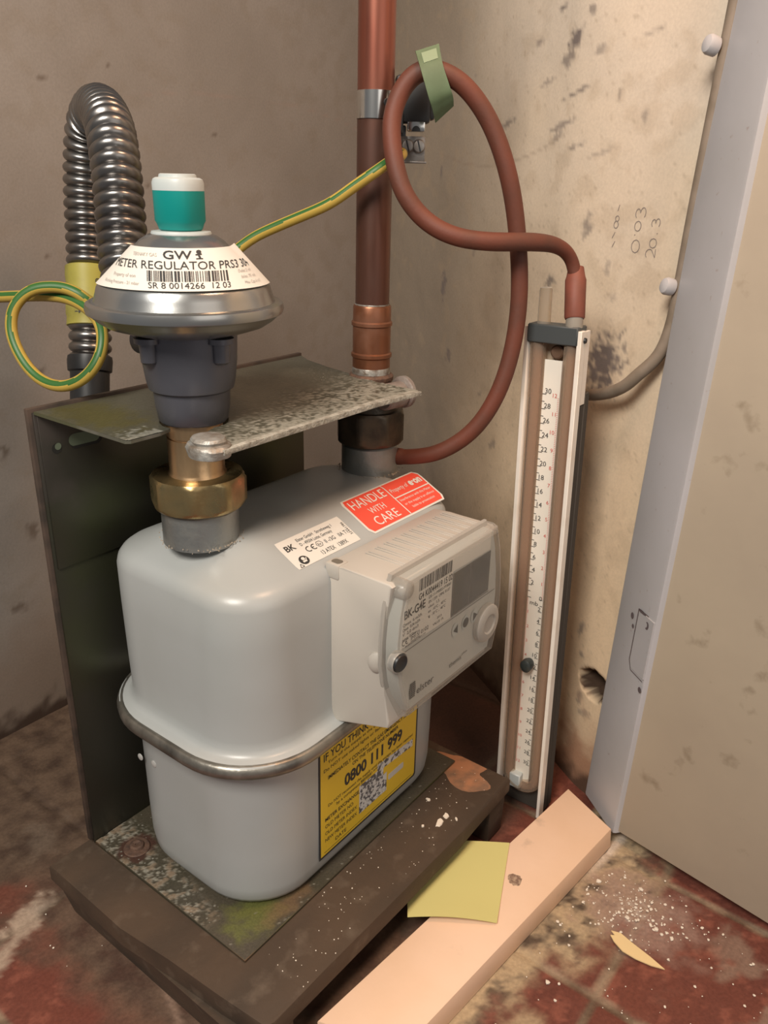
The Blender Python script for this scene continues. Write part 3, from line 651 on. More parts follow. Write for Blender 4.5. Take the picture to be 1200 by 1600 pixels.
quad(bm, S2, 126.05, 126.95, 1.4, 30.2, .52, 1, 14); quad(bm, S2, 126.9, 165, 15.95, 16.85, .52, 4, 2)
text(bm, S2, 'Property of', 129, 21, 3.4, 18.5, **K); text(bm, S2, 'e·on', 149.5, 20.6, 5.6, 13.5, bold=.045, **K)
for k, (s_, w_) in enumerate((('Interference with this Meter', 34), ('or the supply is an offence', 33), ('liable to prosecution', 25))): text(bm, S2, s_, 146, 12.4-3.9*k, 2.0, w_, off=.5, align='C')
link('lettering', bm, LABELW, st, smooth=False, recalc=False)

# yellow emergency label on the lower front
SF = flat((0, CY+HY+.15, 0), (1, 0, 0), (0, 0, 1))
bm = nb(); label_slab(bm, SF, [(24.4, 65.6), (129.6, 65.6), (131, 67), (131, 150.5), (24.4, 150.5)], -.1, .1); ylb = link('emergency_label_border', bm, INK, t, smooth=False)
bm = nb(); label_slab(bm, SF, [(26, 67.4), (127.5, 67.4), (129.2, 69), (129.2, 150.2), (26, 150.2)], .1, .22); yl = link('emergency_label', bm, YEL, t, smooth=False); yl['label'] = 'yellow gas emergency label'
bm = nb(); K = dict(off=.36)
text(bm, SF, 'IF YOU THINK YOU SMELL GAS', 29, 142, 5.6, 96, bold=.012, **K)
text(bm, SF, 'Turn off the supply at the emergency control valve', 33, 138.4, 2.1, 88, **K); text(bm, SF, 'Do NOT use naked lights or flames', 29, 133.6, 2.4, 62, **K); text(bm, SF, 'Do NOT smoke', 96, 133.6, 2.4, 30, **K)
text(bm, SF, 'IMMEDIATELY CONTACT THE GAS EMERGENCY SERVICE', 33, 126.2, 3.0, 93, bold=.01, **K); text(bm, SF, 'ON THE TELEPHONE NUMBER', 57, 121.8, 2.8, 50, bold=.01, **K)
text(bm, SF, '0800 111 999', 49, 110.2, 8.6, 63, bold=.035, **K)
text(bm, SF, 'Do NOT reconnect the supply until the escape has been repaired', 33, 104.6, 2.3, 92, **K); text(bm, SF, 'by a competent person', 41, 100.8, 2.3, 36, **K)
for k, s_ in enumerate(('METER EXCHANGE', 'OLD METER NO', 'OLD METER INDEX', 'NEW METER INDEX', 'DATE')):
    text(bm, SF, s_, 30 if k < 4 else 40, 94.3-5.6*k, 2.8, (34, 28, 32, 32, 11)[k], bold=.014 if k == 0 else .0, **K)
text(bm, SF, 'READING AND DATE', 66, 102, 1.6, 28, **K)
quad(bm, SF, 29, 126, 69.2, 69.55, .34)
link('lettering', bm, INK, yl, smooth=False, recalc=False)
bm = nb(); quad(bm, SF, 64.5, 91, 76, 99.5, .30); quad(bm, SF, 91, 95, 76, 92, .30)
for k in range(8): quad(bm, SF, 84+5.2*k, 89.3+5.2*k, 98.2-.4*k, 104.4-.4*k, .31)
link('writing_panel', bm, M('scribbled_white', (.62, .62, .60), .6, var=(.10, .10, .11), vs=330, vlo=.5, vhi=.56), yl, smooth=False, recalc=False)
bm = nb(); label_slab(bm, SF, rrect(97, 115, 83, 88, 1.2, 3), .2, .33); link('blank_panel', bm, M('blank_grey_white', (.56, .54, .48), .6), yl, smooth=False)

# ------------------------------------------------------------------ electronic index
side = [(138, 273.6), (150, 274.2), (181.5, 274.6), (183.8, 273), (181.6, 262), (179.3, 247), (178.4, 234), (178.8, 220), (180.6, 203), (184, 187), (183.2, 182.5), (138, 167.5), (136.6, 169), (136.6, 272.5)]
bm = nb(); prism(bm, side, 37, 146, axis='x', bev=1.1); hs = link('index_housing', bm, HOUS, t); hs['label'] = 'beige-grey plastic housing of the meter index'
bm = nb(); box(bm, 36.2, 45.5, 137, 147, 265.5, 274.9, 1.2); link('fixing_lug', bm, HOUS, hs)
bm = nb(); S = flat((0, 0, 277.9), (1, 0, 0), (0, -1, 0)); bm.faces.new([bm.verts.new(Vector((40.6+2.6*math.cos(R_(a)), 142.4+(1.4 if math.sin(R_(a)) >= 0 else -1.4)+2*math.sin(R_(a)), 275.02))) for a in range(0, 360, 20)])
link('lug_slot', bm, M('slot_shadowed_plastic', (.16, .14, .11), .7), hs, smooth=False, recalc=False)
bm = nb(); lathe_dir(bm, (37.3, 174.5, 223.5), (-1, .35, 0), [(-2, 5.4), (1.2, 5.2), (2.6, 3.6), (3.0, 1)], 20, sy=1.25); link('cover_latch', bm, HOUS, hs)
bm = nb()
for k in range(10):
    x = 60+k*8.6
    for q in (0, 2.6): box(bm, x+q, x+q+.55, 147, 177, 274.3, 275.0, .15, 1)
link('top_rib', bm, HOUS, hs); hs.children[-1]['label'] = 'fine ribs across the top of the housing'
def arcx(pts, n): return pts
def outline(e):
    # cover outline seen from the front, e = growth
    L = [(46-e, 274.5+e*.8), (43-e, 268), (40.2-e, 255), (38.6-e, 240), (38.6-e, 225), (41-e, 212), (45-e, 200), (50-e, 190-e*.6)]
    Rr = [(140+e, 190-e*.6), (143+e, 200), (145+e, 213), (145.2+e, 228), (143.5+e, 245), (140+e, 262), (135.5+e, 274.5+e*.8)]
    return L+Rr
def oring(e, y): return [(x, y, z) for x, z in outline(e)]
# clear cover: a shell standing on the housing, open behind the face, closed in front by the pane
bm = nb(); vr = loft(bm, [oring(4.5, 179.5), oring(4.6, 185), oring(3.6, 188.6), oring(1.6, 190.4), oring(0, 190.9)], cap0=False, cap1=False)
cv = link('index_cover', bm, CLEAR, t, ang=50)
bm = nb(); loft(bm, [oring(.2, 190.2), oring(.2, 190.9)]); link('front_pane', bm, PANE, cv, smooth=False); cv['label'] = 'clear plastic cover over the meter face'
bm = nb(); loft(bm, [oring(4.6, 177.4), oring(5.1, 178), oring(5.1, 179.6), oring(4.6, 180.2)]); link('cover_rim', bm, CLOUD, t)
bm = nb(); loft(bm, [oring(1.0, 180), oring(.6, 187.2), oring(.2, 187.6)]); fp = link('faceplate', bm, FACE, t); fp['label'] = 'grey index faceplate'
SI = flat((0, 187.7, 0), (1, 0, 0), (0, 0, 1))
bm = nb(); lb = [(48, 274.6), (45.2, 268), (42.2, 255), (40.6, 240), (40.6, 235), (91, 233.2), (91, 263.6), (133.5, 263), (133.5, 274.6)]
label_slab(bm, SI, lb, .0, .18); nl = link('nameplate_label', bm, LABELW, fp, smooth=False); nl['label'] = 'white printed rating label'
bm = nb(); K = dict(off=.3)
barcode(bm, SI, 56.5, 90, 264.6, 272.2, .3); text(bm, SI, 'G4 K0044419 15 02', 56.5, 259.2, 4.0, 34, bold=.01, **K)
text(bm, SI, 'BK-G4E', 43.2, 252.6, 5.2, 20, bold=.02, **K)
for k, s_ in enumerate(('Qmax  6 m3/h', 'Qmin  0,04 m3/h', 'V  2,0 dm3', 'pmax 0,5bar')): text(bm, SI, s_, 42, 248.4-3.0*k, 1.9, 18-1.5*k, **K)
for k, (s_, w_) in enumerate((('DE-11-MI002-PTB001', 23), ('EN 1359  OIML R137', 22), ('class  1,5', 11), ('tm  -10°C ... 40°C', 18), ('tg  -10°C ... 40°C', 18))): text(bm, SI, s_, 66.5, 256.2-3.1*k, 1.8, w_, **K)
ce_mark(bm, SI, 41.8, 236.2, 3.4, off=.3); text(bm, SI, 'M15', 51.2, 236.5, 2.6, 6.5, **K); text(bm, SI, '0102', 60, 236.5, 2.6, 7.5, **K)
for a, b in (((50.4, 235.8), (58.4, 235.8)), ((50.4, 239.8), (58.4, 239.8)), ((50.4, 235.8), (50.4, 239.8)), ((58.4, 235.8), (58.4, 239.8))): seg_line(bm, SI, a, b, .25, .3)
text(bm, SI, '000055062783177', 45, 234.3, 1.2, 20, **K); text(bm, SI, '2015', 76, 239, 1.5, 5, **K); text(bm, SI, 'VALUE 1%', 72, 236, 1.6, 11, **K)
link('lettering', bm, INK, nl, smooth=False, recalc=False)
bm = nb(); label_slab(bm, SI, [(92, 233.8), (134.5, 234.5), (134.5, 262), (92, 262)], .0, .3); ld = link('display', bm, LCD, t, smooth=False); ld['label'] = 'dark blank display window'
bm = nb(); quad(bm, SI, 110.6, 111.1, 234, 262, .36); quad(bm, SI, 91.4, 92.2, 233.4, 262.4, .36); quad(bm, SI, 91.4, 135, 233.2, 233.9, .36); link('display_divider', bm, INKG, ld, smooth=False, recalc=False)
bm = nb(); quad(bm, SI, 39.5, 143.6, 231.2, 231.8, .1); link('face_seam', bm, INKG, fp, smooth=False, recalc=False)
bm = nb()
for u in (97.5, 108.8, 119.4): disc(bm, SI, u, 222.2, 3.9, .35, 0, r2=4.6)
bm.faces.new([bm.verts.new(SI(*p, .5)) for p in ((95, 222), (100, 218.8), (100, 225.2))]).material_index = 1
disc(bm, SI, 109.2, 222, 3.3, .5, 1)
bm.faces.new([bm.verts.new(SI(*p, .5)) for p in ((118, 218.8), (123, 222), (118, 225.2))]).material_index = 1
link('push_button', bm, [WPLAS, BLACKP], fp, smooth=False, recalc=False)
bm = nb(); lathe_dir(bm, (132.5, 188, 212), (0, 1, 0), [(0, 13.2), (3.2, 12.8), (4.2, 11.5), (4.5, 7), (3.6, 6), (3.6, 1)], 36); link('optical_port', bm, CLOUD, t)
bm = nb(); lathe_dir(bm, (37.4, 186.6, 229.6), (-.1, 1, 0), [(0, 5.3), (4.4, 5.3), (5.1, 4.8), (4.8, 4.2), (4.7, .5)], 26, sy=1.0); link('sealing_screw', bm, BLACKP, t)
bm = nb(); lathe_dir(bm, (37.4, 186.4, 229.6), (-.1, 1, 0), [(0, 6.4), (3.6, 6.4), (4.2, 6.0), (4, 5.6), (3, 5.5)], 26); link('screw_collar', bm, CLOUD, t)
bm = nb(); lathe_dir(bm, (45, 180, 270), (0, 1, 0), [(0, 6), (8, 5.6), (9.2, 4.6), (9.8, 2)], 20); link('cover_boss', bm, CLOUD, t)
bm = nb(); K = dict(off=.22)
text(bm, SI, 'elster', 58.5, 196.6, 4.8, 17.5, **K); text(bm, SI, 'themis', 93, 196.8, 3.4, 14, **K); text(bm, SI, 'plus', 107.6, 199.2, 1.7, 6, **K)
link('maker_lettering', bm, INK, fp, smooth=False, recalc=False)
bm = nb()
for j in range(8):
    for i in range(4):
        w = 7.2-abs(j-3.5)*.5; x = 54-w/2+w*(i+.08)/4; z = 196.4+j*1.35; quad(bm, SI, x, x+w/4*.82, z, z+1.1, .22)
link('maker_emblem', bm, INK, fp, smooth=False, recalc=False)

# ------------------------------------------------------------------ unions
OCT = 8
def octnut(bm, c, z0, z1, r, rot):
    n = 8; rings = []
    sub = 6
    def ringp(z, rr, ch):
        o_ = []
        for k in range(n):
            a0 = rot+2*math.pi*k/n; a1 = rot+2*math.pi*(k+1)/n
            p0, p1 = Vector((math.cos(a0), math.sin(a0))), Vector((math.cos(a1), math.sin(a1)))
            for s in range(sub):
                q = p0.lerp(p1, s/sub)*rr; L = q.length
                if L > ch: q = q*(ch/L)
                o_.append((c[0]+q.x, c[1]+q.y, z))
        return o_
    f = r*math.cos(math.pi/n)
    for z, ch in ((z0, f*.95), (z0+.1, f), (z0+1.4, (f+r)/2), (z0+2.6, r), (z1-2.6, r), (z1-1.4, (f+r)/2), (z1-.1, f), (z1, f*.95)): rings.append(ringp(z, r, ch))
    loft(bm, rings)
t = thing('inlet_union', (0, CY, 305), 'hexagonal-looking brass union nut with tail on the left meter connection', 'pipe fitting')
bm = nb(); octnut(bm, (0, CY), 305.8, 324, 26.3, math.atan2(330, -271)+R_(9)); link('union_nut', bm, BRASS, t, ang=28)
bm = nb(); lathe(bm, (0, CY), [(304.6, 19), (304.7, 20.3), (306, 20.3)], 40); link('washer', bm, DARKNUT, t)
bm = nb(); lathe(bm, (0, CY), [(323.2, 16), (325, 15.4), (326, 14.9), (344.5, 14.9), (344.8, 14.3), (345.4, 14.3), (345.7, 14.9), (353, 14.9)], 48); link('union_tail', bm, TAIL, t)
t = thing('outlet_union', (152.4, CY, 306), 'dark brown union nut under the shelf on the right meter connection', 'pipe fitting')
bm = nb(); octnut(bm, (152.4, CY), 307, 330, 24, math.atan2(330, -423)+R_(18)); link('union_nut', bm, DARKNUT, t, ang=28)
bm = nb(); lathe(bm, (152.4, CY), [(305.7, 18.6), (306, 19.6), (307.2, 19.6)], 40); link('washer', bm, DARKNUT, t)
bm = nb(); lathe(bm, (152.4, CY), [(329, 19), (335, 18.4), (337, 14), (349.6, 14)], 40); link('union_tail', bm, DARKNUT, t)
bm = nb(); lathe(bm, (152.4, CY), [(348, 13.6), (349.8, 14.9), (352.4, 15.1), (353.4, 14.2), (354, 13)], 40); link('lock_ring', bm, RUST, t)

# ------------------------------------------------------------------ copper pipe
t = thing('copper_pipe', (152.4, CY, 354), 'vertical copper gas pipe with soldered coupling rising from the right union', 'pipe')
bm = nb(); lathe(bm, (152.4, CY), [(354.1, 12.9), (357.8, 12.7), (358.6, 12.2)], 40); link('solder_joint', bm, SOLDER, t)
bm = nb(); lathe(bm, (152.4, CY), [(357, 12.1), (358.6, 12.5), (364.5, 12.5), (365.4, 13.5), (367.4, 13.5), (368.3, 12.5), (385, 12.5), (385.9, 13.4), (387.8, 13.4), (388.7, 12.5), (397.6, 12.4), (398.6, 11.9), (398.8, 11.1)], 48); link('coupling', bm, COPPER_F, t)
bm = nb(); lathe(bm, (152.4, CY), [(396, 11), (509, 11), (509.01, 11), (660, 11)], 48, cap0=True)
for f in bm.faces:
    if f.calc_center_median().z > 509: f.material_index = 1
link('pipe', bm, [COPPER_D, COPPER_B], t)
bm = nb(); lathe(bm, (152.4, CY), [(398.4, 11.4), (399.6, 11.15)], 40, cap0=False, cap1=False); link('solder_line', bm, SOLDER, t)

# ------------------------------------------------------------------ earth clamp
t = thing('earth_clamp', (152.4, CY, 515), 'earth bonding clamp with black block and green tag strapped round the copper pipe', 'clamp')
bm = nb(); lathe(bm, (152.4, CY), [(507.4, 11.15), (507.4, 11.7), (522.4, 11.7), (522.4, 11.15)], 48, cap0=False, cap1=False)
link('band', bm, ALU, t)
a = math.atan2(330, -423)+R_(-34); bm = nb(); d = (math.cos(a), math.sin(a), 0); lathe_dir(bm, (152.4+11.6*d[0], CY+11.6*d[1], 516), d, [(0, 2.2), (.5, 2.0), (.6, .4)], 14); link('band_slot', bm, BLACKP, t)
fr = Vector((.53, .80, .02)); rx = Vector((.6, .8, 0)).normalized(); ux = Vector((0, 0, 1)); nx = Vector((-.8, .6, 0))   # local frame facing the room
def cbox(bm, c, w, d_, h, bev=.5, ru=rx, uu=ux):
    c = Vector(c); ru = Vector(ru).normalized(); uu = Vector(uu).normalized(); nn_ = ru.cross(uu); b2 = nb(); box(b2, -w/2, w/2, -d_/2, d_/2, -h/2, h/2, bev)
    mp = {}
    for v in b2.verts: mp[v.index] = bm.verts.new(c+ru*v.co.x+nn_*v.co.y+uu*v.co.z)
    b2.verts.ensure_lookup_table()
    for f in b2.faces: bm.faces.new([mp[v.index] for v in f.verts])
    b2.free()
def cboxes(items):
    bm = nb()
    for it in items:
        b2 = nb(); box(b2, -it[1]/2, it[1]/2, -it[2]/2, it[2]/2, -it[3]/2, it[3]/2, it[4] if len(it) > 4 else .5)
        b2.verts.index_update(); c = Vector(it[0]); nn_ = rx.cross(ux)
        mp = [bm.verts.new(c+rx*v.co.x+nn_*v.co.y+ux*v.co.z) for v in b2.verts]
        for f in b2.faces: bm.faces.new([mp[v.index] for v in f.verts])
        b2.free()
    return bm
link('clamp_block', cboxes([((172, 90, 519), 22, 12, 26, 2.5), ((178, 97, 515), 9, 9, 14, 2), ((162, 82, 506), 14, 9, 12, 1.5), ((171, 90, 531), 9, 8, 10, 2), ((176, 95, 524), 6, 8, 12, 2), ((169, 84, 500), 6, 5, 10, 1)]), BLACKP, t)
bm = nb(); lathe_dir(bm, (167, 92.5, 527), nx, [(0, 2.3), (1.5, 2.2), (2, 1.4)], 14); link('bright_rivet', bm, WPLAS, t)
link('tension_bolt', cboxes([((172, 93, 505.2), 11, 7, 7.6, 1.2)]), ALU, t)
bm = nb(); S = lambda u, v, o=0.: Vector((172, 93, 505.2))+rx*u+ux*v+nx*(3.7+o)
bm.faces.new([bm.verts.new(S(2.6*math.cos(R_(q)), -3.6+3.0*math.sin(R_(q)), 0.05)) for q in range(0, 181, 15)]); link('bolt_recess', bm, BLACKP, t, smooth=False, recalc=False)
link('terminal_plate', cboxes([((172, 91, 491.5), 15, 1.6, 15, .3), ((165, 86, 492), 1.6, 5, 14, .3), ((172, 92.5, 484.4), 15, 5, 1.2, .3)]), GREYM, t)
for px_ in (-3.2, 3.8):
    c = Vector((172, 91, 493.5))+rx*px_+nx*.8
    bm = nb(); lathe_dir(bm, c, nx, [(0, 4.0), (1.6, 4.0), (2.6, 3.2), (2.9, 1.5)], 22); sc = link('terminal_screw', bm, GREYM, t)
    bm = nb(); Sx = lambda u, v, o=0.: c+rx*u+ux*v+nx*(3.0+o); seg_line(bm, Sx, (-.9, 3.2), (.9, -3.2), .9, .0); link('screw_slot', bm, BLACKP, sc, smooth=False, recalc=False)
# green tag, a bent strip
tl = catmull([(148.5, 107.5, 541.0), (145.8, 114.0, 530.2), (147.1, 118.4, 518.0), (152, 118.5, 511), (158, 116.5, 505)], 6)
tr = catmull([(158.9, 116, 545.4), (154.7, 122.1, 534.4), (156.2, 127.0, 522.3), (159.5, 127, 518), (163.5, 125, 514)], 6)
bm = nb(); Lr = []
for a, b in zip(tl, tr):
    k = (b-a).cross(Vector((0, 0, 1))).normalized()*.8
    Lr.append([tuple(a), tuple(b), tuple(b+k), tuple(a+k)])
loft(bm, Lr); tg = link('green_tag', bm, GREENTAG, t)
bm = nb(); q = [tl[1].lerp(tr[1], .2), tl[1].lerp(tr[1], .85), tl[4].lerp(tr[4], .85), tl[4].lerp(tr[4], .2)]; k = -(tr[2]-tl[2]).cross(Vector((0, 0, 1))).normalized()*.25
bm.faces.new([bm.verts.new(p+k) for p in q]); link('tag_window', bm, GREEN_L, tg, smooth=False, recalc=False)

# ------------------------------------------------------------------ pressure regulator
t = thing('pressure_regulator', (0, CY, 353), 'round metal gas pressure regulator with white label and teal cap', 'regulator')
AZ = math.atan2(330.5, -270.8)
bm = nb(); lathe(bm, (0, CY), [(353.3, 15.5), (353.4, 17.2), (354.6, 18.2), (362, 19.4), (370, 19.9), (370.6, 20.6), (371.4, 22.0), (376, 23.0), (386, 24.2), (399.6, 24.8)], 56)
bodyc = link('cast_body', bm, CASTD, t)
for k in range(4):
    a = AZ+R_(52)+k*math.pi/2; d = Vector((math.cos(a), math.sin(a), 0))
    bm = nb(); lathe_dir(bm, (24.5*d.x, CY+24.5*d.y, 386.5), (0, 0, 1), [(0, 3.2), (1.2, 4.4), (13, 5.0)], 16, u=(1, 0, 0)); lathe_dir(bm, (24.5*d.x, CY+24.5*d.y, 399), (0, 0, 1), [(-2, 7), (.6, 7)], 16); link('lug', bm, CASTD, bodyc)
bm = nb(); lathe(bm, (0, CY), [(399.8, 27), (401.2, 32), (403.6, 39.5), (406.5, 44), (408.6, 46.2), (410, 48.4), (412, 49), (414.6, 48.4), (415.6, 46.6), (415.4, 44.6), (417.2, 44.0), (419.5, 43.2), (422.5, 42.3), (424, 41.3), (441, 23.4), (444, 20.5), (446.5, 16.5), (447.4, 13)], 72)
link('diaphragm_case', bm, PLATED, t)
bm = nb(); lathe_dir(bm, (0, 60, 391), (0, -1, .0), [(0, 8), (22, 8), (23, 7)], 24); link('inlet_port', bm, CASTD, bodyc)
# cone label
Z0, R0, Z1, R1 = 424.3, 41.9, 441.6, 23.9; SL = math.hypot(Z1-Z0, R0-R1)
def SC(u, v, o=0.):
    # u: angle in degrees from the centre (positive to the right), v: distance up the cone
    f = v/SL; r = R0+(R1-R0)*f; z = Z0+(Z1-Z0)*f; a = AZ-R_(u); nr, nz_ = (Z1-Z0)/SL, (R0-R1)/SL
    return Vector(((r+nr*o)*math.cos(a), CY+(r+nr*o)*math.sin(a), z+nz_*o))
bm = nb(); nu = 44; rows = []
for j in range(7):
    v = SL*j/6; rows.append([bm.verts.new(SC(-80+160*i/nu, v+(.9*math.sin(math.pi*i/nu) if j == 0 else 0)*0, .5+(1.6*max(0, (i/nu-.93)/.07)*j/6))) for i in range(nu+1)])
for a, b in zip(rows, rows[1:]):
    for i in range(nu): bm.faces.new((a[i], a[i+1], b[i+1], b[i]))
lb = link('cone_label', bm, LABELW, t, recalc=False); lb['label'] = 'white printed label wrapped round the cone'
# lettering is laid out on a flat strip in mm, u is turned into an angle on the mid radius
SCm = lambda u, v, o=0.: SC(math.degrees(u/(R0+(R1-R0)*min(1, max(0, v/SL)))), v, o)
bm = nb(); K = dict(off=.75)
text(bm, SCm, 'GW', -9, 18.4, 4.9, 13, bold=.015, **K); disc(bm, SCm, 7.2, 22.6, 1.2, .75); seg_line(bm, SCm, (5.6, 20.9), (8.6, 21.3), .7, .75); seg_line(bm, SCm, (7, 21.2), (7.8, 18.6), 1.0, .75); seg_line(bm, SCm, (5.8, 18.6), (9, 18.6), .6, .75)
text(bm, SCm, 'METER REGULATOR PRS3 304', 0, 12.4, 4.7, 80, align='C', **K)
barcode(bm, SCm, -17, 22, 5.3, 11.4, .75, seed=8); text(bm, SCm, 'SR 8 0014266  12 03', 2.5, 1.4, 3.4, 38, align='C', **K)
link('lettering', bm, INK, lb, smooth=False, recalc=False)
bm = nb()
text(bm, SCm, 'TEKNAKY GAS', -26, 19.6, 2.0, 14, **K); text(bm, SCm, 'Property of eon', -38, 7.0, 2.0, 15, **K); text(bm, SCm, 'Working Pressure - 21 mbar', -45, 2.8, 1.9, 24, **K)
for k, s_ in enumerate(('Outlet 21 mb', 'Inlet 75 mb', 'Max Cap 6 m3')): text(bm, SCm, s_, 27.5+1.5*k, 9.4-3.4*k, 1.8, 11+k, **K)
link('lettering', bm, M('pale_print', (.42, .39, .36), .6), lb, smooth=False, recalc=False)
bm = nb(); lathe(bm, (0, CY), [(446.6, 14.5), (447.2, 14.6), (448.2, 14.2), (448.4, 11)], 40); link('cap_collar', bm, WPLAS, t)
def sq(r, z, k=.45):
    o_ = []
    for i in range(40):
        a = 2*math.pi*i/40; c, s = math.cos(a), math.sin(a); e = (abs(c)**4+abs(s)**4)**(-.25); rr = r*(1*(1-k)+e*k)
        a2 = a+AZ+R_(38); o_.append((rr*math.cos(a2), CY+rr*math.sin(a2), z))
    return o_
bm = nb(); loft(bm, [sq(8.5, 448.3), sq(9.6, 449), sq(10.4, 451.5), sq(11.2, 453), sq(11.3, 466.6)]); link('teal_cap', bm, TEAL, t)
bm = nb(); loft(bm, [sq(11.35, 466.5), sq(11.35, 470), sq(10.8, 471.6), sq(9.6, 472.3), sq(8.3, 472.4), sq(8.1, 473.6), sq(7.4, 474)]); link('cap_top', bm, WPLAS, t)

# ------------------------------------------------------------------ corrugated flexible pipe
FL = [(-.7, 31.1, 400.3), (6.3, 20.5, 419.0), (12.6, 11.0, 434.8), (21.2, -.1, 457.5), (30.9, -13.8, 480.6), (42.4, -31.9, 497.9), (58.8, -60.9, 509.2), (66.7, -78.6, 511.0), (71.8, -94.3, 504.4), (72.0, -101.8, 489.4), (69.6, -104.3, 461.9), (65.5, -101.5, 433.7), (58.7, -95.6, 401.1), (51.6, -89.1, 372.5), (47.5, -86.6, 355.0)]
FL = [(-1.5, 33, 404)]+FL[1:]
FL = [tuple(Vector(p)+Vector((.58, -.81, -.08))*w) for p, w in zip(FL, [14, 13, 11, 8, 4]+[0]*20)]
t = thing('flexible_gas_pipe', (40, -82, 320), 'corrugated stainless steel gas pipe looping up behind the regulator', 'pipe')
P = smoothpts(catmull(FL, 10), 12); P = resample(P, .73)
bm = nb(); tube(bm, P, lambda i, n: 11.3+2.9*abs(math.cos(math.pi*i/10))**.7, 26); link('corrugated_hose', bm, STEELF, t, ang=80)
a, b = Vector((61.5, -98.1, 414.5)), Vector((52.3, -89.8, 375.7)); dv_ = (b-a).normalized()
bm = nb(); lathe_dir(bm, a, dv_, [(0, 14.4), (.5, 14.9), (6, 15.1), (11, 14.6), (16, 14.9), (22, 14.5), (26, 15.2), (32, 15.3), (34, 14.7), (39.5, 15.1), (40, 14.4)], 36); sl = link('yellow_sleeve', bm, YELLOW_T, t); sl['label'] = 'yellow valve label sleeve'
cd = Vector((-270.8-57, 407.3+94, 0)); cd -= dv_*cd.dot(dv_); cd.normalize(); rd = dv_.cross(cd)
if rd.dot(Vector((.607, .795, 0))) < 0: rd = -rd
def SS(u, v, o=0.): an = u/15.2; return a+dv_*(40-v)+(cd*math.cos(an)+rd*math.sin(an))*(15.3+o)
bm = nb(); text(bm, SS, 'ON', 4, 27, 3.2, 7, off=.1, bold=.02); text(bm, SS, 'OFF', -4, 6.5, 3.2, 8, off=.1, bold=.02); seg_line(bm, SS, (-10, 8), (-6, 8), .6, .1); seg_line(bm, SS, (-7.2, 9), (-6, 8), .6, .1); seg_line(bm, SS, (-7.2, 7), (-6, 8), .6, .1)
link('lettering', bm, INK, sl, smooth=False, recalc=False)
bm = nb(); lathe_dir(bm, (47.9, -86.9, 357), (-.26, .2, -.94), [(0, 14.5), (3, 15), (10, 14.6), (11, 13), (60, 13)], 28); link('end_fitting', bm, BLACKP, t)

# ------------------------------------------------------------------ earth cable (green and yellow stripe)
EC = [(158.5, 92.5, 489), (152.0, 97.2, 487.9), (140.8, 96.2, 483.3), (133.0, 92.8, 478.2), (127.2, 82.2, 470.3), (119.8, 68.6, 460.0), (113.4, 51.0, 452.2), (106.6, 35.7, 445.4), (99.3, 23.3, 438.6), (90.1, 12.5, 428.5), (68.6, 0, 412.7), (46.0, -3, 408.0), (20.0, -10, 403.0), (4.7, -11, 404.5), (-.9, -16, 410), (-6.4, -25.4, 413), (-16.1, -37.2, 411.3), (-24.3, -44.6, 401.6), (-28.4, -44.1, 387.7), (-29.0, -35.3, 373.6), (-27.3, -22.9, 364.1), (-23.4, -8.5, 361.3), (-16.7, 4.0, 366.5), (-9.1, 10.1, 377.8), (-2.7, 6.2, 390.7), (.2, -5.5, 399.9), (-2.2, -22.0, 406.2), (-7.1, -38.9, 407.1), (-12.9, -57.5, 405.5), (-17.0, -72.4, 404.0), (-30.8, -106.9, 401.1), (-70, -170, 398)]
P = resample(smoothpts(catmull(EC, 8), 6), 1.6)
bm = nb(); vr = tube(bm, P, 3.3, 30)
STRIPE = Vector((-.62, .52, .59)).normalized(); ns = 30; fi = 0; bm.faces.ensure_lookup_table(); tot = (len(P)-1)*ns
for k in range(tot):
    i = k % ns; seg_i = k//ns; ph = (i+seg_i*.018*0) % ns
    # two green stripes on a yellow jacket, turning slowly along the cable
    nrm = (bm.faces[k].calc_center_median()-P[seg_i].lerp(P[seg_i+1], .5)).normalized()
    bm.faces[k].material_index = 1 if abs(nrm.dot(STRIPE)) > .84 else 0
solo('earth_cable', bm, [M('cable_yellow', (.47, .32, .06), .45), M('cable_green', (.028, .115, .02), .45)], (40, 0, 400), 'green and yellow striped earth cable looping at the left and running to the clamp', 'cable')

# ------------------------------------------------------------------ red rubber test hose
HO = [(160.0, 86.5, 295.9), (165.4, 102.0, 296.6), (172.7, 122.6, 303.0), (181.7, 142.0, 320.2), (189.9, 153.7, 345.6), (196.1, 158.7, 376.9), (197.7, 159.2, 411.0), (194.5, 155.6, 447.1), (187.7, 150.8, 477.7), (180.6, 140.8, 505.0), (170.5, 129.1, 523.5), (160.5, 117.6, 531.5), (152.8, 107.5, 531.2), (146.9, 100, 521.9), (141.0, 97.7, 506.7), (137.4, 102.0, 488.0), (137.2, 110.1, 467.6), (143.8, 122.2, 452.2), (151.8, 138.6, 443.9), (166.9, 155.0, 441.4), (190.2, 168.1, 441.3), (210.8, 175.2, 438.8), (223, 179.6, 431.3), (226.0, 183.0, 418.8), (222.6, 186.4, 406.4)]
hose = thing('rubber_hose', (190, 150, 300), 'brick-red rubber hose looping from the right meter boss to the pressure gauge', 'hose')
P = resample(smoothpts(catmull(HO, 8), 8), 2.0)
bm = nb(); tube(bm, P, lambda i, n: 5.4+(.5 if i < 6 else 0)-(1.2*sst(i/n, .88, .96)), 22); link('hose_tube', bm, RUBBER, hose, ang=70)
a, b = P[-1]+(P[-1]-P[-2])*-6.5, Vector((218.9, 188.7, 394.6)); dq = (b-a); L = dq.length
bm = nb(); lathe_dir(bm, a, dq, [(-6, 4.9), (0, 6.0), (2, 6.7), (L-1, 6.5), (L, 5.9)], 26); link('end_cuff', bm, M('cuff_rubber', (.21, .06, .037), .6, var=(.16, .05, .03), vs=60), hose)
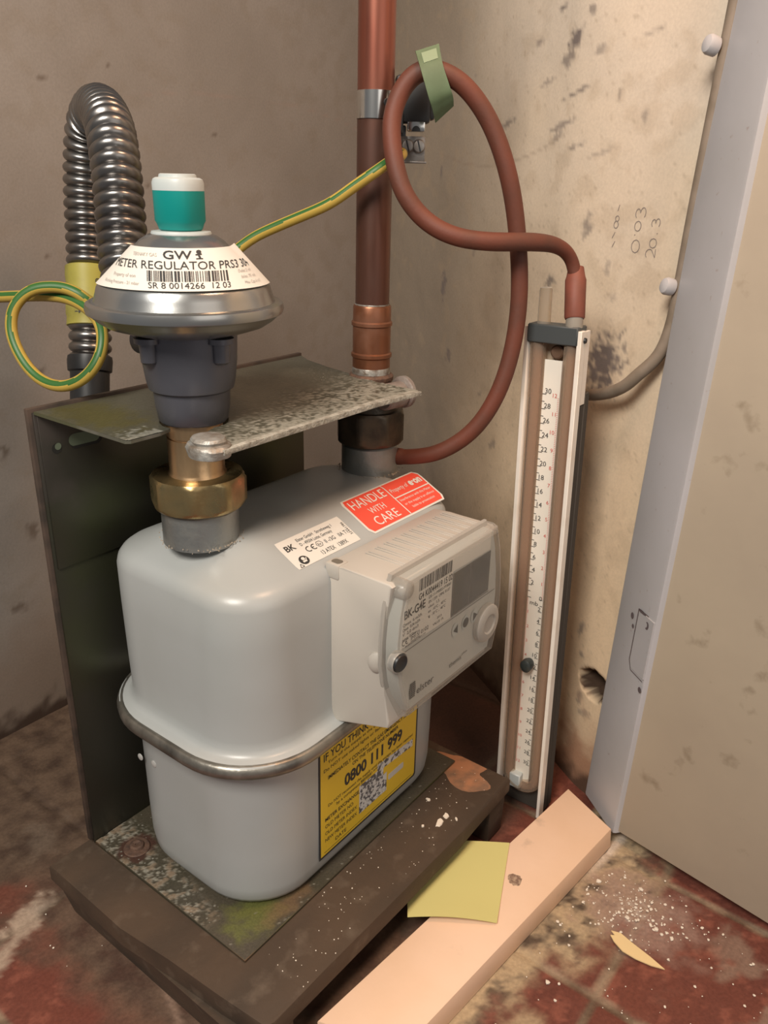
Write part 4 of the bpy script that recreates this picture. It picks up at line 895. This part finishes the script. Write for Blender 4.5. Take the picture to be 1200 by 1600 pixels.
bm = nb(); a = P[0]; dq = (P[0]-P[4]); lathe_dir(bm, P[5], P[0]-P[5], [(0, 5.5), (4, 5.9), ((P[0]-P[5]).length, 6.0), ((P[0]-P[5]).length+2.5, 4.6), ((P[0]-P[5]).length+3, 1)], 24); o = link('hose_end', bm, RUBBER_E, hose); o['label'] = 'bright orange lower end'

# ------------------------------------------------------------------ U-tube pressure gauge (built upright, then leaned)
GO = (215, 187.5, .6)
t = gauge = thing('pressure_gauge', GO, 'tall narrow white U-tube water pressure gauge standing beside the door jamb', 'pressure gauge')
gx, gy = GO[0], GO[1]
def gbox(bm, x0, x1, y0, y1, z0, z1, bev=.3, mi=0): box(bm, gx+x0, gx+x1, gy+y0, gy+y1, GO[2]+z0, GO[2]+z1, bev, 1, mi)
bm = nb(); gbox(bm, -1, 6, -20.2, -17.2, 0, 387.5); gbox(bm, -1, 6, 17.2, 20.2, 0, 387); gbox(bm, 6, 13, -20, -18, 338, 387); gbox(bm, 6, 13, 18, 20, 338, 386.5); gbox(bm, 12, 13.2, -18, 18, 18, 386)
for v in bm.verts:
    z = v.co.z; v.co.x += .25*fn((z*.1, v.co.y, 0), 1.3, 4)
link('channel_case', bm, WHITEM, t)
bm = nb(); gbox(bm, 10.5, 12, -17.8, 17.8, 20, 386, .1); link('inner_back', bm, BACKBR, t)
bm = nb(); gbox(bm, 13.6, 20.5, -17, 20, 2, 345, .6); gbox(bm, 6.1, 13.5, 18, 19.6, 2, 337.5, .3); gbox(bm, 6.1, 13.5, -19.6, -18, 2, 337.5, .3); gbox(bm, 8, 13.5, -17.8, 17.8, 0, 19, .4); link('dark_backboard', bm, DARKW, t)
bm = nb(); gbox(bm, -2, 12, -17.8, 17.8, 377.5, 389.5, .8); link('end_block', bm, CAPG, t)
bm = nb(); gbox(bm, 5.2, 6.0, -7.2, 5.6, 24, 366, .1); sb = link('scale_strip', bm, SCALEB, t)
SG = lambda u, v, o=0.: Vector((gx+5.1-o, gy+u, GO[2]+v))
zc = 189.8
bm = nb(); K = dict(off=.15)
for n_ in range(0, 31):
    z = zc+n_*5.1; L = 3.0 if n_ % 2 == 0 else 2.0; seg_line(bm, SG, (-7, z), (-7+L, z), .45, .15)
    if n_ % 2 == 0 and n_ > 0: text(bm, SG, str(n_), -5.0, z+.6, 3.5, None, **K)
    z = zc-n_*4.95
    if z > 30:
        seg_line(bm, SG, (5.4, z), (5.4-L, z), .45, .15)
        if n_ % 2 == 0 and n_ > 0: text(bm, SG, str(n_), 4.2, z+.6, 3.2, None, align='R', **K)
text(bm, SG, '0', 2.6, zc-.5, 3.4, None, **K); text(bm, SG, 'mb', -4.6, zc-5.5, 3.4, 6.5, **K)
link('black_scale', bm, INK, sb, smooth=False, recalc=False)
bm = nb()
for n_ in range(1, 13):
    z = zc+n_*12.7; text(bm, SG, str(n_), 3.9, z-1, 2.8, None, align='R', **K)
    z = zc-n_*12.3
    if z > 30: text(bm, SG, str(n_), -5.9, z-1, 2.5, None, **K)
for n_ in range(1, 120):
    z = zc+n_*1.27; 
    if z < 345: seg_line(bm, SG, (5.4, z), (4.4, z), .3, .15)
    z = zc-n_*1.25
    if z > 30: seg_line(bm, SG, (-7, z), (-6.1, z), .3, .15)
link('red_scale', bm, REDINK, sb, smooth=False, recalc=False)
RT = 5.3
up_ = [(gx+4.6, gy-12.0, GO[2]+386)]+[(gx+4.6, gy-12.0, GO[2]+z) for z in (300, 200, 100, 40)]
for k in range(1, 12):
    a = math.pi*k/12; up_.append((gx+4.6, gy-12.0*math.cos(a), GO[2]+32-12.4*math.sin(a)*.9))
up_ += [(gx+4.6, gy+12.0, GO[2]+z) for z in (40, 100, 200, 300, 386)]
bm = nb(); tube(bm, up_, RT, 20); link('u_tube', bm, TUBEM, t, ang=70)
bm = nb(); tube(bm, up_, 3.1, 16); ti = link('tube_bore', bm, clearmat('brown_bore', (.94, .84, .75), .2, .3, (.56, .37, .28)), t, ang=70)
bm = nb(); lathe(bm, (gx+4, gy-9.0), [(389, 4.4), (411, 4.2), (412.6, 3.8), (413, 2.6)], 24); link('open_nipple', bm, GLASSY, t)
bm = nb(); lathe(bm, (gx+4, gy+12.2), [(389, 5.6), (396, 5.4), (398, 5)], 24); link('hose_nipple', bm, M('grey_nipple', (.28, .25, .21), .5), t)
bm = nb(); lathe_dir(bm, (gx+8, gy+1.2, GO[2]+371.5), (-1, 0, 0), [(0, 4.6), (2.5, 4.6), (3.3, 3.6), (3.0, .6)], 24); link('fixing_screw', bm, M('brown_screw', (.16, .095, .06), .5, .4), t)
bm = nb(); lathe_dir(bm, (gx+5, gy-1.0, GO[2]+135), (-1, 0, 0), [(0, 3.6), (3.2, 4.6), (7.4, 4.4), (8.2, 3.4), (8.4, 1)], 24, sy=1.15); link('adjuster_knob', bm, KNOBM, t)
bm = nb(); gbox(bm, -.5, 6, -9, .5, 19, 32, .8); link('tube_clip', bm, WPLAS, t)
bm = nb(); lathe_dir(bm, (gx+4, gy+20.2, GO[2]+381), (0, 1, 0), [(0, 1.9), (1.2, 1.7), (1.5, .8)], 14); link('side_screw', bm, BLACKP, t)
gauge.rotation_euler = (R_(-1.6), 0, 0)

# ------------------------------------------------------------------ wall cable and clips
CB = [(309.2, 134.8, 322.3), (289.9, 167.4, 329.2), (276.4, 190.1, 335.5), (266.3, 208.3, 345.2), (264.8, 219, 356.5), (267, 229.5, 370), (267.6, 234.5, 388), (267.8, 236.5, 414.3), (267.5, 237.6, 449.1), (267, 239.2, 485.7), (266.2, 241.6, 536.6), (265.6, 243.2, 568.1), (264, 246, 640)]
P = resample(smoothpts(catmull(CB, 8), 3), 2.5); bm = nb(); tube(bm, P, 4.3, 18)
solo('wall_cable', bm, CABG, (280, 190, 330), 'grey cable coming from behind the gauge and running up beside the jamb', 'cable', ang=70)
for lab, c in (('lower painted cable clip on the wall beside the lilac jamb', (262.5, 231.5, 415)), ('upper painted cable clip on the wall beside the lilac jamb, near the top', (260.5, 236, 549))):
    bm = nb(); lathe_dir(bm, c, (-.86, -.51, .2), [(-2, 4.4), (3, 4.6), (5, 3.8), (5.8, 2)], 20, sy=1.2)
    solo('cable_clip', bm, JAMBM, c, lab, 'cable clip', 'cable clips up the wall')

# ------------------------------------------------------------------ batten, note, scraps
t = thing('wooden_batten', (120, 230, 0), 'pale pink-primed wooden batten lying on the tiles in front of the plinth', 'batten')
bm = nb(); prism(bm, [(-31, 188.6), (243.1, 217.7), (222.7, 263.1), (8.3, 240.1), (-16, 237)], .3, 18, bev=.8)
for v in bm.verts:
    if v.co.z < 9 and v.co.y > 225: v.co.y += 1.5
link('batten', bm, PINE, t)
bm = nb(); S = lambda u, v, o=0.: Vector((u, v, 18.05+o)); pts = [(133+5*math.cos(R_(a))*(1+.15*math.sin(a)), 229+5.2*math.sin(R_(a))*(1+.15*math.cos(a*1.3))) for a in range(0, 360, 15)]
bm.faces.new([bm.verts.new(S(*p)) for p in pts]); link('screw_hole', bm, PINE_D, t, smooth=False, recalc=False)

bm = nb(); A_, B_, C_, D_ = Vector((160.3, 209.4, 18.8)), Vector((91.5, 238.0, 19.2)), Vector((57.5, 189.5, 21.5)), Vector((112, 150, 20.5)); N_ = 14; g = []
for j in range(N_+1):
    row = []
    for i in range(N_+1):
        u, v = i/N_, j/N_; p = (A_*(1-u)+B_*u)*(1-v)+(D_*(1-u)+C_*u)*v
        p = p+Vector((0, 0, 1.6*math.sin(math.pi*v)*(1-.3*u)+3.2*u*u*v*(1-v)*2+max(0, u-.75)*8*(1-v)*.5)); row.append(p)
    g.append(row)
vv_ = [[bm.verts.new(p) for p in r] for r in g]; v2 = [[bm.verts.new(p+Vector((0, 0, .18))) for p in r] for r in g]
for j in range(N_):
    for i in range(N_):
        bm.faces.new((vv_[j][i], vv_[j+1][i], vv_[j+1][i+1], vv_[j][i+1])); bm.faces.new((v2[j][i], v2[j][i+1], v2[j+1][i+1], v2[j+1][i]))
solo('sticky_note', bm, NOTE, (105, 205, 18.5), 'blank yellow sticky note tucked between the plinth and the batten', 'paper note', recalc=False)

bm = nb(); fl = [(149.5, 296), (151.5, 303), (149, 306.5), (151, 317), (147, 331), (143.4, 335.2), (141.5, 330), (140.8, 316), (142, 303), (145, 296.5), (147, 299)]
fl = [(150.5, 295.5), (148.3, 299), (146.8, 296.5), (143.2, 300.5), (139.5, 308), (139.2, 317), (141, 327), (144.2, 335), (147, 324), (149.6, 311), (152.4, 301.5)]
a_ = [bm.verts.new((x, y, .8+.6*math.sin((y-295)/13))) for x, y in fl]; b_ = [bm.verts.new((x, y, 1.5+.6*math.sin((y-295)/13))) for x, y in fl]
bm.faces.new(a_[::-1]); bm.faces.new(b_)
for i in range(len(fl)): bm.faces.new((a_[i], a_[(i+1) % len(fl)], b_[(i+1) % len(fl)], b_[i]))
solo('paint_flake', bm, CREAM, (146, 315, .8), 'cream curved paint flake lying on the red tile in front of the batten', 'paint flake')

def flake(name, c, r, h, seed, label, group):
    rr_ = random.Random(seed); k = 9; bm = nb(); st_ = rr_.uniform(1.2, 2.2); an = rr_.uniform(0, 3)
    lo_, hi_ = [], []
    for i in range(k):
        a = 2*math.pi*i/k; x, y = r*math.cos(a)*rr_.uniform(.6, 1.1)*st_, r*math.sin(a)*rr_.uniform(.6, 1.1)
        x, y = x*math.cos(an)-y*math.sin(an), x*math.sin(an)+y*math.cos(an)
        lo_.append(bm.verts.new((c[0]+x, c[1]+y, c[2]))); hi_.append(bm.verts.new((c[0]+x*.85, c[1]+y*.85, c[2]+h)))
    bm.faces.new(lo_[::-1]); bm.faces.new(hi_)
    for i in range(k): bm.faces.new((lo_[i], lo_[(i+1) % k], hi_[(i+1) % k], hi_[i]))
    return solo(name, bm, PLASTER, c, label, 'plaster flake', group, smooth=False)
G = 'plaster flakes on the wooden board'
for i, (c, r, lab) in enumerate([((126, 173.3, 48.3), 2.3, 'larger upper cream plaster flake near the right end of the plinth'), ((117.3, 173.4, 48.3), 2.6, 'lower larger cream plaster flake near the right end of the plinth'), ((131.6, 154, 48.3), 1.5, 'small plaster flake on the plinth beside the edge of the foot plate'), ((107.2, 166, 48.3), 1.1, 'thin plaster sliver on the plinth, leftmost of the pale flakes'), ((128, 181, 48.3), 1.0, 'tiny plaster flake nearest the front edge of the plinth')]):
    flake('plaster_flake', c, r, .8, i+1, lab, G)
# loose crumbs nobody could count
bm = nb(); rr_ = random.Random(11)
def crumb(x, y, z, r):
    v = bmesh.ops.create_icosphere(bm, subdivisions=1, radius=r)['verts']
    for w in v: w.co = Vector((w.co.x*rr_.uniform(.7, 1.3)+x, w.co.y*rr_.uniform(.7, 1.3)+y, w.co.z*rr_.uniform(.4, .8)+z+r*.3))
for k in range(330):
    if rr_.random() < .6: x, y = rr_.gauss(180, 15), rr_.gauss(298, 20)
    else: x, y = rr_.uniform(40, 200), rr_.uniform(262, 400)
    if y > batten_edge(x)+6 and x < 226-(y-262)*.16: crumb(x, y, 0, abs(rr_.gauss(0, .55))+.25)
for k in range(10): crumb(rr_.uniform(-110, -60), rr_.uniform(-60, 40), 0, rr_.uniform(.3, 1.))
tag(link('plaster_crumbs', bm, PLASTER, None, base=(180, 300, 0)), 'white plaster crumbs and powder scattered on the tiles by the door corner', 'plaster crumbs', kind='stuff')
bm = nb()
for k in range(120):
    x, y = rr_.uniform(-40, 180), rr_.uniform(149, 184); crumb(x, y, 48.2, rr_.uniform(.15, .5))
tag(link('dust_specks', bm, PLASTER, None, base=(100, 165, 48.2)), 'fine pale dust specks on the front strip of the plinth', 'dust', kind='stuff')
for o in bpy.data.objects:
    if 'org' in o: del o['org']
